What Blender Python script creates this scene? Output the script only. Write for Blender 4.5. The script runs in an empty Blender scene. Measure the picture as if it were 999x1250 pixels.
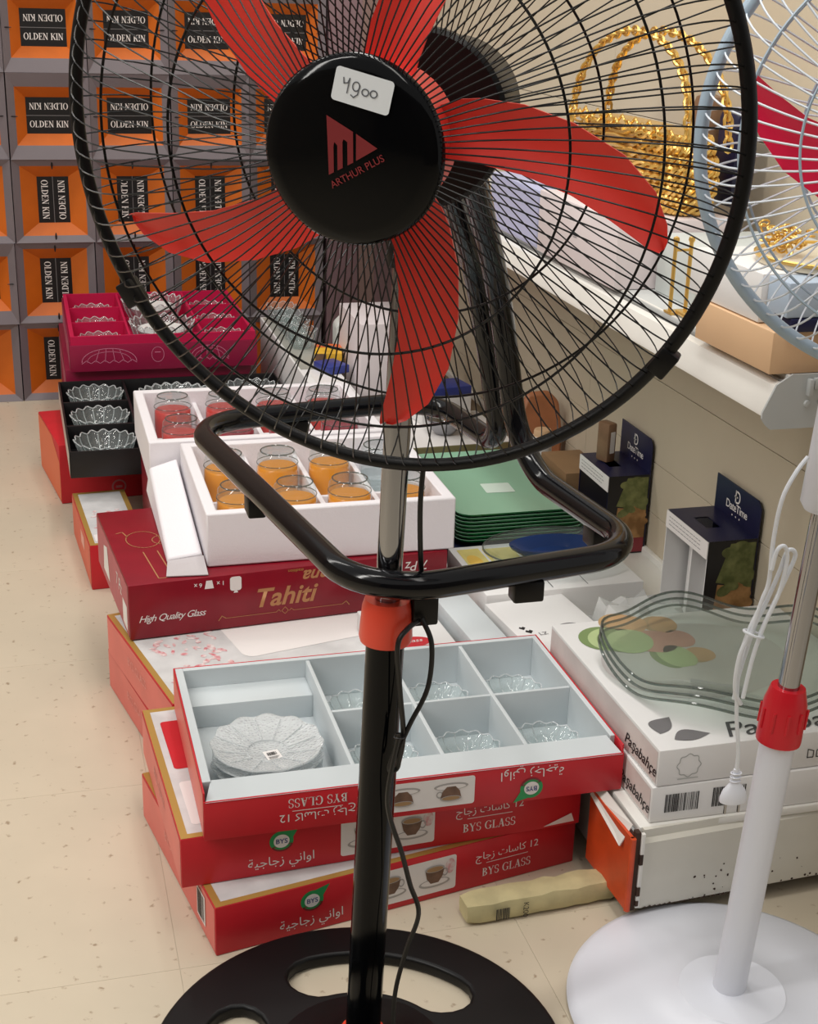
import bpy, bmesh, math, random
from mathutils import Vector, Matrix
random.seed(7)
S = bpy.context.scene
COL = S.collection
PI = math.pi

# ------------------------------------------------------------------ camera
cam_d = bpy.data.cameras.new('camera')
cam = bpy.data.objects.new('camera', cam_d)
COL.objects.link(cam)
cam_d.sensor_fit = 'VERTICAL'
cam_d.sensor_height = 36.0
cam_d.lens = 1700.0 * 36.0 / 1250.0
cam_d.clip_start = 0.05
R3 = Matrix(((0.96534, 0.066137, -0.252479), (-0.259484, 0.347216, -0.901171), (0.028064, 0.93545, 0.352343)))
cam.matrix_world = Matrix.Translation((0, 0, 1.2)) @ R3.to_4x4()
S.camera = cam

# ------------------------------------------------------------------ world, lights, exposure
w = bpy.data.worlds.new('shop_light')
S.world = w
w.use_nodes = True
bg = w.node_tree.nodes['Background']
bg.inputs[0].default_value = (1.0, 0.97, 0.93, 1)
bg.inputs[1].default_value = 0.5


def area(name, loc, sx, sy, power, col=(1, 0.97, 0.92), aim=None):
    l = bpy.data.lights.new(name, 'AREA')
    l.shape = 'RECTANGLE'
    l.size, l.size_y, l.energy, l.color = sx, sy, power, col
    o = bpy.data.objects.new(name, l)
    COL.objects.link(o)
    o.location = loc
    if aim:
        o.rotation_euler = (Vector(aim) - Vector(loc)).to_track_quat('-Z', 'Y').to_euler()
    return o


area('ceiling_tube_light', (-1.5, 1.0, 2.8), 0.25, 2.6, 52, aim=(0.3, 1.6, 0.2))
area('ceiling_tube_light', (-1.4, 3.6, 2.8), 0.25, 2.2, 20, aim=(0.6, 3.4, 0.2))
area('ceiling_tube_light', (0.55, 0.9, 2.9), 0.25, 2.4, 22)
area('ceiling_tube_light', (0.7, 3.0, 2.9), 0.2, 2.2, 14)
S.cycles.transparent_max_bounces = 32
vs = S.view_settings
vs.view_transform = 'Standard'
vs.look = 'None'
vs.gamma = 1.0
vs.use_curve_mapping = False
vs.exposure = 0.0


# ------------------------------------------------------------------ materials
def lin(c):
    return tuple((x / 255 / 12.92) if x / 255 <= 0.04045 else ((x / 255 + 0.055) / 1.055) ** 2.4 for x in c)


MATS = {}


def mat(name, rgb, rough=0.5, metal=0.0, var=0.0, vscale=30.0, bump=0.0, bscale=80.0, alpha=1.0, trans=0.0, ior=1.45,
        coat=0.0, spec=0.5, rgb2=None, tex='NOISE'):
    if name in MATS:
        return MATS[name]
    m = bpy.data.materials.new(name)
    m.use_nodes = True
    nt = m.node_tree
    b = nt.nodes['Principled BSDF']
    c = lin(rgb)
    b.inputs['Base Color'].default_value = (*c, 1)
    b.inputs['Roughness'].default_value = rough
    b.inputs['Metallic'].default_value = metal
    b.inputs['Alpha'].default_value = alpha
    b.inputs['Transmission Weight'].default_value = trans
    b.inputs['IOR'].default_value = ior
    b.inputs['Coat Weight'].default_value = coat
    b.inputs['Specular IOR Level'].default_value = spec
    if var or rgb2 or bump:
        tc = nt.nodes.new('ShaderNodeTexCoord')
    if var or rgb2:
        nz = nt.nodes.new('ShaderNodeTexNoise')
        nz.inputs['Scale'].default_value = vscale
        nz.inputs['Detail'].default_value = 4
        nt.links.new(tc.outputs['Object'], nz.inputs['Vector'])
        rp = nt.nodes.new('ShaderNodeValToRGB')
        d = lin(rgb2) if rgb2 else tuple(x * (1 - var) for x in c)
        rp.color_ramp.elements[0].color = (*d, 1)
        rp.color_ramp.elements[1].color = (*c, 1)
        rp.color_ramp.elements[0].position = 0.35
        rp.color_ramp.elements[1].position = 0.65
        nt.links.new(nz.outputs['Fac'], rp.inputs['Fac'])
        nt.links.new(rp.outputs['Color'], b.inputs['Base Color'])
    if bump:
        nb = nt.nodes.new('ShaderNodeTexVoronoi' if tex == 'VORONOI' else 'ShaderNodeTexNoise')
        nb.inputs['Scale'].default_value = bscale
        nt.links.new(tc.outputs['Object'], nb.inputs['Vector'])
        bp = nt.nodes.new('ShaderNodeBump')
        bp.inputs['Strength'].default_value = bump
        bp.inputs['Distance'].default_value = 0.002
        nt.links.new(nb.outputs[0], bp.inputs['Height'])
        nt.links.new(bp.outputs['Normal'], b.inputs['Normal'])
    MATS[name] = m
    return m


def glass_film(name, tint, ior=1.5, haze=0.0, haze_rgb=(230, 235, 235), bump=0.0, bscale=120):
    """thin clear glass: straight-through transmission with a Fresnel reflection and an optional milky share"""
    m = bpy.data.materials.new(name)
    m.use_nodes = True
    nt = m.node_tree
    nt.nodes.clear()
    out = nt.nodes.new('ShaderNodeOutputMaterial')
    tr_ = nt.nodes.new('ShaderNodeBsdfTransparent')
    tr_.inputs[0].default_value = (*lin(tint), 1)
    gl = nt.nodes.new('ShaderNodeBsdfGlossy')
    gl.inputs['Roughness'].default_value = 0.04
    fr_ = nt.nodes.new('ShaderNodeFresnel')
    fr_.inputs['IOR'].default_value = ior
    mx = nt.nodes.new('ShaderNodeMixShader')
    geo = nt.nodes.new('ShaderNodeNewGeometry')
    inv = nt.nodes.new('ShaderNodeMath')
    inv.operation = 'SUBTRACT'
    inv.inputs[0].default_value = 1.0
    nt.links.new(geo.outputs['Backfacing'], inv.inputs[1])
    mul = nt.nodes.new('ShaderNodeMath')
    mul.operation = 'MULTIPLY'
    nt.links.new(fr_.outputs[0], mul.inputs[0])
    nt.links.new(inv.outputs[0], mul.inputs[1])
    nt.links.new(mul.outputs[0], mx.inputs[0])
    base = tr_
    if haze:
        df = nt.nodes.new('ShaderNodeBsdfDiffuse')
        df.inputs[0].default_value = (*lin(haze_rgb), 1)
        m2 = nt.nodes.new('ShaderNodeMixShader')
        m2.inputs[0].default_value = haze
        nt.links.new(tr_.outputs[0], m2.inputs[1])
        nt.links.new(df.outputs[0], m2.inputs[2])
        base = m2
    nt.links.new(base.outputs[0], mx.inputs[1])
    nt.links.new(gl.outputs[0], mx.inputs[2])
    if bump:
        tc = nt.nodes.new('ShaderNodeTexCoord')
        vo = nt.nodes.new('ShaderNodeTexVoronoi')
        vo.inputs['Scale'].default_value = bscale
        bp = nt.nodes.new('ShaderNodeBump')
        bp.inputs['Strength'].default_value = bump
        bp.inputs['Distance'].default_value = 0.003
        nt.links.new(tc.outputs['Object'], vo.inputs['Vector'])
        nt.links.new(vo.outputs[0], bp.inputs['Height'])
        for n_ in (gl, fr_):
            nt.links.new(bp.outputs['Normal'], n_.inputs['Normal'])
    nt.links.new(mx.outputs[0], out.inputs[0])
    return m


def floor_material():
    m = mat('terrazzo', (208, 196, 174), 0.32, var=0.06, vscale=6)
    nt = m.node_tree
    b = nt.nodes['Principled BSDF']
    base = b.inputs['Base Color'].links[0].from_socket
    tc = nt.nodes.new('ShaderNodeTexCoord')
    v = nt.nodes.new('ShaderNodeTexNoise')
    v.inputs['Scale'].default_value = 60
    v.inputs['Detail'].default_value = 6
    nt.links.new(tc.outputs['Object'], v.inputs['Vector'])
    r = nt.nodes.new('ShaderNodeValToRGB')
    r.color_ramp.elements[0].position = 0.27
    r.color_ramp.elements[1].position = 0.36
    r.color_ramp.elements[0].color = (1, 1, 1, 1)
    r.color_ramp.elements[1].color = (0, 0, 0, 1)
    nt.links.new(v.outputs['Fac'], r.inputs['Fac'])
    mx = nt.nodes.new('ShaderNodeMix')
    mx.data_type = 'RGBA'
    nt.links.new(r.outputs['Color'], mx.inputs[0])
    nt.links.new(base, mx.inputs[6])
    mx.inputs[7].default_value = (*lin((156, 136, 112)), 1)
    nt.links.new(mx.outputs[2], b.inputs['Base Color'])
    return m


M_FLOOR = floor_material()
M_WALL = mat('beige_panel', (206, 194, 172), 0.55, var=0.05, vscale=4)
M_WHITE_METAL = mat('white_metal', (232, 230, 224), 0.35, var=0.04, vscale=12)
M_CHIPPED = mat('chipped_white_paint', (222, 219, 208), 0.4, var=0.08, vscale=9)
M_RUST = mat('bare_rust', (70, 48, 36), 0.8, var=0.4, vscale=60)
M_ORANGE_METAL = mat('orange_metal', (214, 78, 34), 0.4, var=0.2, vscale=20)
M_GREYMETAL = mat('grey_metal', (186, 190, 190), 0.4)
M_BLACK_GLOSS = mat('black_gloss', (5, 6, 8), 0.1, spec=0.22)
M_BLACK_ENAMEL = mat('black_enamel_tube', (6, 7, 11), 0.13, spec=0.42)
M_BLACK_PLASTIC = mat('black_plastic', (13, 13, 14), 0.4, spec=0.3)
M_BLACK_WIRE = mat('black_wire', (7, 7, 8), 0.3, spec=0.35)
M_CHROME = mat('chrome', (164, 165, 170), 0.09, metal=1.0)
M_RED_PLASTIC = mat('red_plastic', (226, 60, 50), 0.35)
M_RED_COLLAR = mat('orange_red_plastic', (226, 74, 52), 0.3)
M_STICKER = mat('white_sticker', (222, 227, 232), 0.5)
M_PEN = mat('pen_ink', (95, 98, 104), 0.6)
M_LOGO = mat('dull_red_print', (124, 38, 42), 0.4)
M_WHITE_PLASTIC = mat('white_plastic', (226, 229, 238), 0.3)
M_PALE_WIRE = mat('pale_blue_wire', (212, 220, 228), 0.35)
M_PALE_RIM = mat('pale_blue_rim', (164, 184, 200), 0.35)
M_CRIMSON = mat('crimson_plastic', (222, 30, 72), 0.3)
M_CORD_W = mat('white_cord', (226, 230, 236), 0.4)
M_RED_CARD = mat('red_card', (205, 34, 46), 0.42, var=0.1, vscale=14)
M_LIT_RED_CARD = mat('lit_red_card', (226, 116, 106), 0.45, var=0.1, vscale=14)  # red card made pale: light from the left put into the colour
M_WINE_CARD = mat('wine_card', (138, 16, 36), 0.3, var=0.14, vscale=18)
M_MAGENTA = mat('magenta_card', (196, 16, 74), 0.5, var=0.06, vscale=12)
M_MAGENTA_D = mat('plum_card', (146, 18, 62), 0.4, var=0.08, vscale=12)
M_GREYCARD = mat('grey_white_card', (208, 215, 218), 0.55, var=0.03, vscale=15)
M_BLACKCARD = mat('black_card', (28, 26, 28), 0.4, var=0.2, vscale=20)
M_WHITECARD = mat('white_card', (232, 231, 230), 0.5, var=0.03, vscale=10)
M_PINKWHITE = mat('pinkish_white_card', (226, 216, 218), 0.5, var=0.03, vscale=10)
M_FOAM = mat('polystyrene', (236, 232, 236), 0.7, bump=0.25, bscale=260)
M_GOLD_PRINT = mat('gold_print', (196, 158, 84), 0.35, metal=0.35)
M_WHITE_PRINT = mat('white_print', (236, 232, 230), 0.5)
M_PINK_PRINT = mat('pink_print', (205, 120, 128), 0.5, var=0.45, vscale=90, rgb2=(232, 224, 222))
M_PALE_PRINT = mat('pale_grey_print', (216, 216, 216), 0.45, var=0.15, vscale=25)
M_GREY_PRINT = mat('grey_print', (120, 118, 120), 0.5)
M_BROWN_PRINT = mat('brown_print', (128, 98, 80), 0.5, var=0.35, vscale=60)
M_GREEN_PRINT = mat('green_print', (40, 150, 84), 0.5)
M_BLUE_PRINT = mat('blue_print', (40, 60, 130), 0.5)
M_DARK_PRINT = mat('dark_print', (40, 38, 38), 0.5)
M_YELLOW_PRINT = mat('yellow_print', (228, 212, 132), 0.5, var=0.15, vscale=30)
M_AMBER = mat('amber_lacquer', (254, 160, 14), 0.25, var=0.06, vscale=20)
M_AMBER_RED = mat('red_lacquer', (226, 62, 54), 0.25, var=0.12, vscale=20)
M_WINE_LACQ = mat('wine_lacquer', (176, 20, 50), 0.25, var=0.15, vscale=20)
M_GLASS = glass_film('clear_glass', (244, 247, 247), 1.5, 0.05)
M_THINGLASS = glass_film('moulded_glass', (240, 244, 244), 1.6, 0.08, bump=0.6, bscale=90)
M_CUTGLASS = glass_film('cut_glass', (240, 243, 244), 1.75, 0.46, (242, 244, 245), bump=1.0, bscale=230)
M_PLATTER = glass_film('platter_glass', (251, 253, 252), 1.5, 0.02)
M_PLATTER_RIM = glass_film('platter_rim_glass', (176, 184, 180), 1.7, 0.06)
M_GREENGLASS = mat('green_glass_top', (152, 196, 168), 0.12, alpha=0.92)
M_GREENEDGE = mat('green_glass_edge', (20, 112, 58), 0.12)
M_NAVY = mat('navy_card', (30, 32, 66), 0.35, var=0.1, vscale=20)
M_GOLD = mat('gold_metal', (232, 192, 108), 0.3, metal=0.75)
M_TAN = mat('tan_card', (222, 184, 144), 0.6, var=0.04, vscale=10)
M_KRAFT = mat('brown_card', (150, 118, 84), 0.6, var=0.1, vscale=16)
M_LILAC = mat('lilac_card', (182, 186, 218), 0.4)
M_MAUVE = mat('mauve_card', (132, 106, 112), 0.6, var=0.06, vscale=6)
M_GREYBOX = mat('orange_carton_grey', (118, 109, 114), 0.42, var=0.06, vscale=10)
M_ORANGEBOX = mat('orange_carton_orange', (206, 104, 26), 0.42, var=0.14, vscale=10)
M_OLIVE = mat('olive_card', (118, 112, 76), 0.6)
M_BLUE = mat('blue_card', (52, 64, 138), 0.4)
M_CREAM = mat('cream_paper', (206, 196, 150), 0.6, var=0.2, vscale=30)
M_LIGHTBLUE = mat('light_blue_card', (176, 192, 210), 0.5)
M_BEIGE = mat('beige_board', (212, 202, 180), 0.5)
M_WOOD = mat('brown_wood', (142, 110, 84), 0.4, var=0.25, vscale=25)
M_DARKBLUE_GLASS = mat('dark_blue_glass', (30, 52, 98), 0.15)


# ------------------------------------------------------------------ mesh building
class MB:
    def __init__(s):
        s.v, s.f, s.m = [], [], []

    def add(s, vs, fs, mi=0, M=None):
        o = len(s.v)
        s.v += [tuple(M @ Vector(p)) if M is not None else tuple(p) for p in vs]
        s.f += [tuple(i + o for i in f) for f in fs]
        s.m += [mi] * len(fs)
        return s

    def quad(s, a, b, c, d, mi=0):
        return s.add([a, b, c, d], [(0, 1, 2, 3)], mi)

    def box(s, a, b, mi=0, M=None, bev=0.0):
        if bev > 0:
            bm = bmesh.new()
            bmesh.ops.create_cube(bm, size=1)
            for vv in bm.verts:
                vv.co = Vector([(a[i] + b[i]) / 2 + vv.co[i] * (b[i] - a[i]) for i in range(3)])
            bmesh.ops.bevel(bm, geom=list(bm.edges), offset=bev, segments=2, affect='EDGES', profile=0.5)
            bm.verts.index_update()
            s.add([tuple(x.co) for x in bm.verts], [[x.index for x in f.verts] for f in bm.faces], mi, M)
            bm.free()
            return s
        x0, y0, z0 = a
        x1, y1, z1 = b
        vs = [(x0, y0, z0), (x1, y0, z0), (x1, y1, z0), (x0, y1, z0), (x0, y0, z1), (x1, y0, z1), (x1, y1, z1), (x0, y1, z1)]
        return s.add(vs, [(3, 2, 1, 0), (4, 5, 6, 7), (0, 1, 5, 4), (1, 2, 6, 5), (2, 3, 7, 6), (3, 0, 4, 7)], mi, M)

    def lathe(s, prof, n=32, mi=0, M=None, rfun=None, close=False):
        vs, fs = [], []
        k = len(prof)
        for i in range(n):
            t = 2 * PI * i / n
            for (r, z) in prof:
                if rfun:
                    r, z = rfun(r, z, t)
                vs.append((r * math.cos(t), r * math.sin(t), z))
        for i in range(n):
            j = (i + 1) % n
            for a in range(k - 1 + (1 if close else 0)):
                b = (a + 1) % k
                fs.append((i * k + a, j * k + a, j * k + b, i * k + b))
        return s.add(vs, fs, mi, M)

    def tube(s, pts, r, n=10, closed=False, mi=0, caps=True, rfun=None):
        P = [Vector(p) for p in pts]
        k = len(P)
        T = []
        for i in range(k):
            a = P[i - 1] if (i or closed) else P[0]
            b = P[(i + 1) % k] if (i < k - 1 or closed) else P[-1]
            T.append((b - a).normalized())
        up = Vector((0, 0, 1)) if abs(T[0].z) < 0.9 else Vector((1, 0, 0))
        U = (up - T[0] * up.dot(T[0])).normalized()
        vs, fs = [], []
        for i in range(k):
            if i:
                U = U - T[i] * U.dot(T[i])
                U.normalize()
            V = T[i].cross(U)
            rr = rfun(i / (k - 1)) * r if rfun else r
            for j in range(n):
                t = 2 * PI * j / n
                vs.append(tuple(P[i] + (U * math.cos(t) + V * math.sin(t)) * rr))
        for i in range(k if closed else k - 1):
            q = (i + 1) % k
            for j in range(n):
                h = (j + 1) % n
                fs.append((i * n + j, i * n + h, q * n + h, q * n + j))
        if caps and not closed:
            fs.append(tuple(range(n))[::-1])
            fs.append(tuple((k - 1) * n + j for j in range(n)))
        return s.add(vs, fs, mi)

    def prism(s, poly, z0, z1, mi=0, M=None, top=None):
        n = len(poly)
        t = top or poly
        vs = [(x, y, z0) for x, y in poly] + [(x, y, z1) for x, y in t]
        fs = [tuple(range(n))[::-1], tuple(range(n, 2 * n))] + [(i, (i + 1) % n, n + (i + 1) % n, n + i) for i in range(n)]
        return s.add(vs, fs, mi, M)

    def flat(s, poly, mi=0, M=None):
        return s.add(poly, [tuple(range(len(poly)))], mi, M)

    def mesh(s, name, mats, smooth=40):
        me = bpy.data.meshes.new(name)
        me.from_pydata(s.v, [], s.f)
        for m in (mats if isinstance(mats, (list, tuple)) else [mats]):
            me.materials.append(m)
        me.polygons.foreach_set('material_index', s.m)
        bm = bmesh.new()
        bm.from_mesh(me)
        bmesh.ops.recalc_face_normals(bm, faces=bm.faces)
        bm.to_mesh(me)
        bm.free()
        if smooth:
            me.polygons.foreach_set('use_smooth', [True] * len(me.polygons))
            me.set_sharp_from_angle(angle=math.radians(smooth))
        me.update()
        return me

    def build(s, name, mats, parent=None, smooth=40, label=None):
        o = bpy.data.objects.new(name, s.mesh(name, mats, smooth))
        COL.objects.link(o)
        if parent:
            o.parent = parent
        if label:
            o['label'] = label
        return o


def thing(name, label, cat, loc=(0, 0, 0), rz=0.0, group=None):
    o = bpy.data.objects.new(name, None)
    o.empty_display_size = 0.03
    COL.objects.link(o)
    o.location = loc
    o.rotation_euler = (0, 0, math.radians(rz))
    o['label'] = label
    o['category'] = cat
    if group:
        o['group'] = group
    return o


def structure(name):
    o = bpy.data.objects.new(name, None)
    COL.objects.link(o)
    o['kind'] = 'structure'
    return o


def dup(root, loc, rz=0.0, label=None, group=None, name=None):
    r = root.copy()
    COL.objects.link(r)
    if name:
        r.name = name
    r.location = loc
    r.rotation_euler = (0, 0, math.radians(rz))
    if label:
        r['label'] = label
    if group:
        r['group'] = group
    for ch in list(root.children):
        c = ch.copy()
        COL.objects.link(c)
        c.parent = r
        for g in list(ch.children):
            d = g.copy()
            COL.objects.link(d)
            d.parent = c
    return r


TXT = {}


def text(parent, s, org, xd, yd, size, m, name='lettering', align='CENTER', shear=0.0, bold=0.0, space=1.0):
    """flat printed lettering lying on a surface; org = anchor, xd = reading direction, yd = up direction of the letters"""
    key = (s, align, shear, bold, space)
    if key not in TXT:
        c = bpy.data.curves.new('lettering', 'FONT')
        c.body = s
        c.size = 1.0
        c.align_x = align
        c.align_y = 'CENTER'
        c.shear = shear
        c.offset = bold
        c.space_character = space
        c.resolution_u = 3
        t = bpy.data.objects.new('lettering_source', c)
        me = bpy.data.meshes.new_from_object(t)
        if max(v.co.y for v in me.vertices) - min(v.co.y for v in me.vertices) > 1.6:
            c.offset = 0.0
            me = bpy.data.meshes.new_from_object(t)
        bpy.data.objects.remove(t)
        bpy.data.curves.remove(c)
        TXT[key] = me
    me = TXT[key].copy()
    me.name = name
    x = Vector(xd).normalized()
    y = Vector(yd).normalized()
    n = x.cross(y)
    M = Matrix.Translation(Vector(org) + n * 0.0004) @ Matrix((x * size, y * size, n * size)).transposed().to_4x4()
    me.transform(M)
    me.materials.clear()
    me.materials.append(m)
    o = bpy.data.objects.new(name, me)
    COL.objects.link(o)
    o.parent = parent
    return o


def _band(mb, cx, cy, ro, ri, t0, t1, M, n=22, oc=(0, 0)):
    """curved stroke between an outer and an inner ellipse (thick and thin like a serif letter)"""
    o, i_ = [], []
    for k in range(n + 1):
        t = math.radians(t0 + (t1 - t0) * k / n)
        o.append((cx + ro[0] * math.cos(t), cy + ro[1] * math.sin(t), 0))
        i_.append((cx + oc[0] + ri[0] * math.cos(t), cy + oc[1] + ri[1] * math.sin(t), 0))
    mb.add(o + i_, [(k, k + 1, n + 2 + k, n + 1 + k) for k in range(n)], 0, M)


def _bar(mb, x0, y0, x1, y1, w_, M):
    """stroke with horizontal ends, w_ wide measured along x"""
    mb.add([(x0 - w_ / 2, y0, 0), (x0 + w_ / 2, y0, 0), (x1 + w_ / 2, y1, 0), (x1 - w_ / 2, y1, 0)], [(0, 1, 2, 3)], 0, M)


def _slab(mb, x0, y0, x1, y1, M):
    mb.add([(x0, y0, 0), (x1, y0, 0), (x1, y1, 0), (x0, y1, 0)], [(0, 1, 2, 3)], 0, M)


SERIF_W = {'I': .36, 'L': .66, 'E': .68, 'N': .82, 'K': .80, 'A': .80, 'Y': .78, 'D': .80, 'B': .70, 'O': .84, 'G': .84, 'S': .62, ' ': .36}


def _serif_glyph(mb, ch, M):
    T, h, q = .15, .055, .05

    def foot(x, y, w_=.30):
        _slab(mb, x - w_ / 2, y if y < .5 else 1 - q, x + w_ / 2, y + q if y < .5 else 1, M)
    if ch == 'I':
        _bar(mb, .16, 0, .16, 1, T, M); foot(.16, 0); foot(.16, 1)
    elif ch == 'L':
        _bar(mb, .16, 0, .16, 1, T, M); foot(.16, 1); _slab(mb, .01, 0, .58, h, M); _bar(mb, .55, 0, .58, .24, .05, M)
    elif ch == 'E':
        _bar(mb, .16, 0, .16, 1, T, M); _slab(mb, .01, 0, .58, h, M); _slab(mb, .01, 1 - h, .56, 1, M); _slab(mb, .16, .48, .42, .48 + h, M)
        _bar(mb, .56, 0, .60, .24, .05, M); _bar(mb, .54, .78, .54, 1, .05, M); _bar(mb, .42, .38, .42, .63, .045, M)
    elif ch == 'N':
        _bar(mb, .13, 0, .13, 1, .06, M); _bar(mb, .64, 0, .64, 1, .06, M); _bar(mb, .12, 1, .64, 0, .17, M); foot(.13, 0, .26); foot(.64, 1, .26); foot(.1, 1, .18)
    elif ch == 'K':
        _bar(mb, .16, 0, .16, 1, T, M); foot(.16, 0); foot(.16, 1); _bar(mb, .24, .42, .62, 1, .07, M); _bar(mb, .66, 0, .36, .6, .17, M); foot(.64, 1, .24); foot(.66, 0, .28)
    elif ch == 'A':
        _bar(mb, .12, 0, .38, 1, .06, M); _bar(mb, .62, 0, .38, 1, .17, M); _slab(mb, .2, .3, .54, .3 + h, M); foot(.12, 0, .24); foot(.62, 0, .3)
    elif ch == 'Y':
        _bar(mb, .38, .46, .12, 1, .17, M); _bar(mb, .38, .46, .64, 1, .06, M); _bar(mb, .38, 0, .38, .5, T, M); foot(.38, 0); foot(.12, 1, .28); foot(.64, 1, .22)
    elif ch == 'D':
        _bar(mb, .16, 0, .16, 1, T, M); foot(.14, 0, .26); foot(.14, 1, .26); _band(mb, .2, .5, (.54, .5), (.37, .445), -90, 90, M)
    elif ch == 'B':
        _bar(mb, .16, 0, .16, 1, T, M); foot(.14, 0, .26); foot(.14, 1, .26); _band(mb, .2, .76, (.36, .24), (.21, .185), -90, 90, M); _band(mb, .2, .27, (.42, .27), (.26, .215), -90, 90, M)
    elif ch == 'O':
        _band(mb, .39, .5, (.39, .52), (.23, .47), 0, 360, M, 34)
    elif ch == 'G':
        _band(mb, .41, .5, (.40, .52), (.24, .47), 48, 318, M, 28); _bar(mb, .66, .08, .66, .42, T, M); _slab(mb, .5, .40, .8, .45, M); _bar(mb, .66, .72, .68, .98, .05, M)
    elif ch == 'S':
        _band(mb, .29, .755, (.25, .265), (.15, .215), 35, 270, M, 18, (0, .005)); _band(mb, .29, .255, (.27, .275), (.15, .225), -140, 90, M, 20, (0, .01))
        _bar(mb, .49, .7, .49, .97, .045, M); _bar(mb, .07, .03, .07, .3, .045, M)


def serif_text(parent, s, org, xd, yd, size, m, name='lettering'):
    tot = sum(SERIF_W[c] for c in s)
    M0 = frame(org, xd, yd, 0.0005) @ Matrix.Scale(size * 0.72, 4)
    mb = MB()
    x = -tot / 2
    for c in s:
        _serif_glyph(mb, c, M0 @ Matrix.Translation((x, -0.5, 0)))
        x += SERIF_W[c]
    return mb.build(name, m, parent, smooth=0)


def frame(org, xd, yd, lift=0.0003):
    x = Vector(xd).normalized()
    y = Vector(yd).normalized()
    n = x.cross(y)
    return Matrix.Translation(Vector(org) + n * lift) @ Matrix((x, y, n)).transposed().to_4x4()


def rrect(w_, h_, r, n=5):
    out = []
    for cx, cy, a0 in ((w_ / 2 - r, h_ / 2 - r, 0), (-w_ / 2 + r, h_ / 2 - r, 90), (-w_ / 2 + r, -h_ / 2 + r, 180), (w_ / 2 - r, -h_ / 2 + r, 270)):
        for i in range(n + 1):
            t = math.radians(a0 + 90 * i / n)
            out.append((cx + r * math.cos(t), cy + r * math.sin(t)))
    return out


def ell(cx, cy, a, b, n=24, rot=0.0, t0=0, t1=360):
    c, s_ = math.cos(rot), math.sin(rot)
    out = []
    for i in range(n):
        t = math.radians(t0 + (t1 - t0) * i / (n if t1 - t0 == 360 else n - 1))
        x, y = a * math.cos(t), b * math.sin(t)
        out.append((cx + x * c - y * s_, cy + x * s_ + y * c))
    return out


def shape(mb, poly, M, mi=0, lift=0.0):
    mb.add([(x, y, lift) for x, y in poly], [tuple(range(len(poly)))], mi, M)


def ringshape(mb, outer, inner, M, mi=0, lift=0.0):
    n = len(outer)
    mb.add([(x, y, lift) for x, y in outer] + [(x, y, lift) for x, y in inner],
           [(i, (i + 1) % n, n + (i + 1) % n, n + i) for i in range(n)], mi, M)


def stroke(mb, pts, w_, M, mi=0, lift=0.0, closed=False):
    k = len(pts)
    for i in range(k if closed else k - 1):
        a, b = Vector(pts[i]), Vector(pts[(i + 1) % k])
        d = (b - a)
        if d.length < 1e-9:
            continue
        d.normalize()
        nrm = Vector((-d.y, d.x)) * w_ / 2
        e = d * w_ * 0.3
        q = [a - e + nrm, a - e - nrm, b + e - nrm, b + e + nrm]
        mb.add([(p.x, p.y, lift) for p in q], [(0, 1, 2, 3)], mi, M)


def smoothpath(pts, n=8, closed=False):
    P = [Vector(p) for p in pts]
    out = []
    k = len(P)
    for i in range(k if closed else k - 1):
        p0 = P[i - 1] if (i or closed) else P[0]
        p1 = P[i]
        p2 = P[(i + 1) % k]
        p3 = P[(i + 2) % k] if (i + 2 < k or closed) else P[-1]
        for j in range(n):
            t = j / n
            out.append(0.5 * ((2 * p1) + (p2 - p0) * t + (2 * p0 - 5 * p1 + 4 * p2 - p3) * t * t + (3 * p1 - p0 - 3 * p2 + p3) * t ** 3))
    if not closed:
        out.append(P[-1])
    return out


def fillet(pts, radii, n=8):
    P = [Vector(p) for p in pts]
    out = [P[0]]
    for i in range(1, len(P) - 1):
        a, b, c = P[i - 1], P[i], P[i + 1]
        d1, d2 = (a - b).normalized(), (c - b).normalized()
        ang = d1.angle(d2)
        r = radii[i - 1] if isinstance(radii, (list, tuple)) else radii
        d = min(r / math.tan(ang / 2), 0.48 * (a - b).length, 0.48 * (c - b).length)
        r = d * math.tan(ang / 2)
        ctr = b + (d1 + d2).normalized() * (r / math.sin(ang / 2))
        s0, s1 = b + d1 * d - ctr, b + d2 * d - ctr
        tot = s0.angle(s1)
        for j in range(n + 1):
            t = j / n
            v = (s0 * math.sin((1 - t) * tot) + s1 * math.sin(t * tot)) / math.sin(tot)
            out.append(ctr + v)
    out.append(P[-1])
    return out


def solid_print(parent, name, mats, mb, label=None):
    return mb.build(name, mats, parent, smooth=0, label=label)


# ------------------------------------------------------------------ setting
floor = structure('floor')
b = MB().box((-3.7, -2.5, -0.06), (3.0, 5.2, -0.0008))
b.build('subfloor', mat('grout', (198, 187, 166), 0.8), floor, smooth=0)
TS = 0.46
tile_me = MB().box((0.0002, 0.0002, -0.0008), (TS - 0.0002, TS - 0.0002, 0.0), bev=0.0002).mesh('tile', M_FLOOR, 0)
for i in range(-4, 4):
    for j in range(-2, 9):
        o = bpy.data.objects.new('tile', tile_me)
        COL.objects.link(o)
        o.parent = floor
        o.location = (0.13 + (i - 1) * TS, 0.58 + j * TS, 0)

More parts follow.
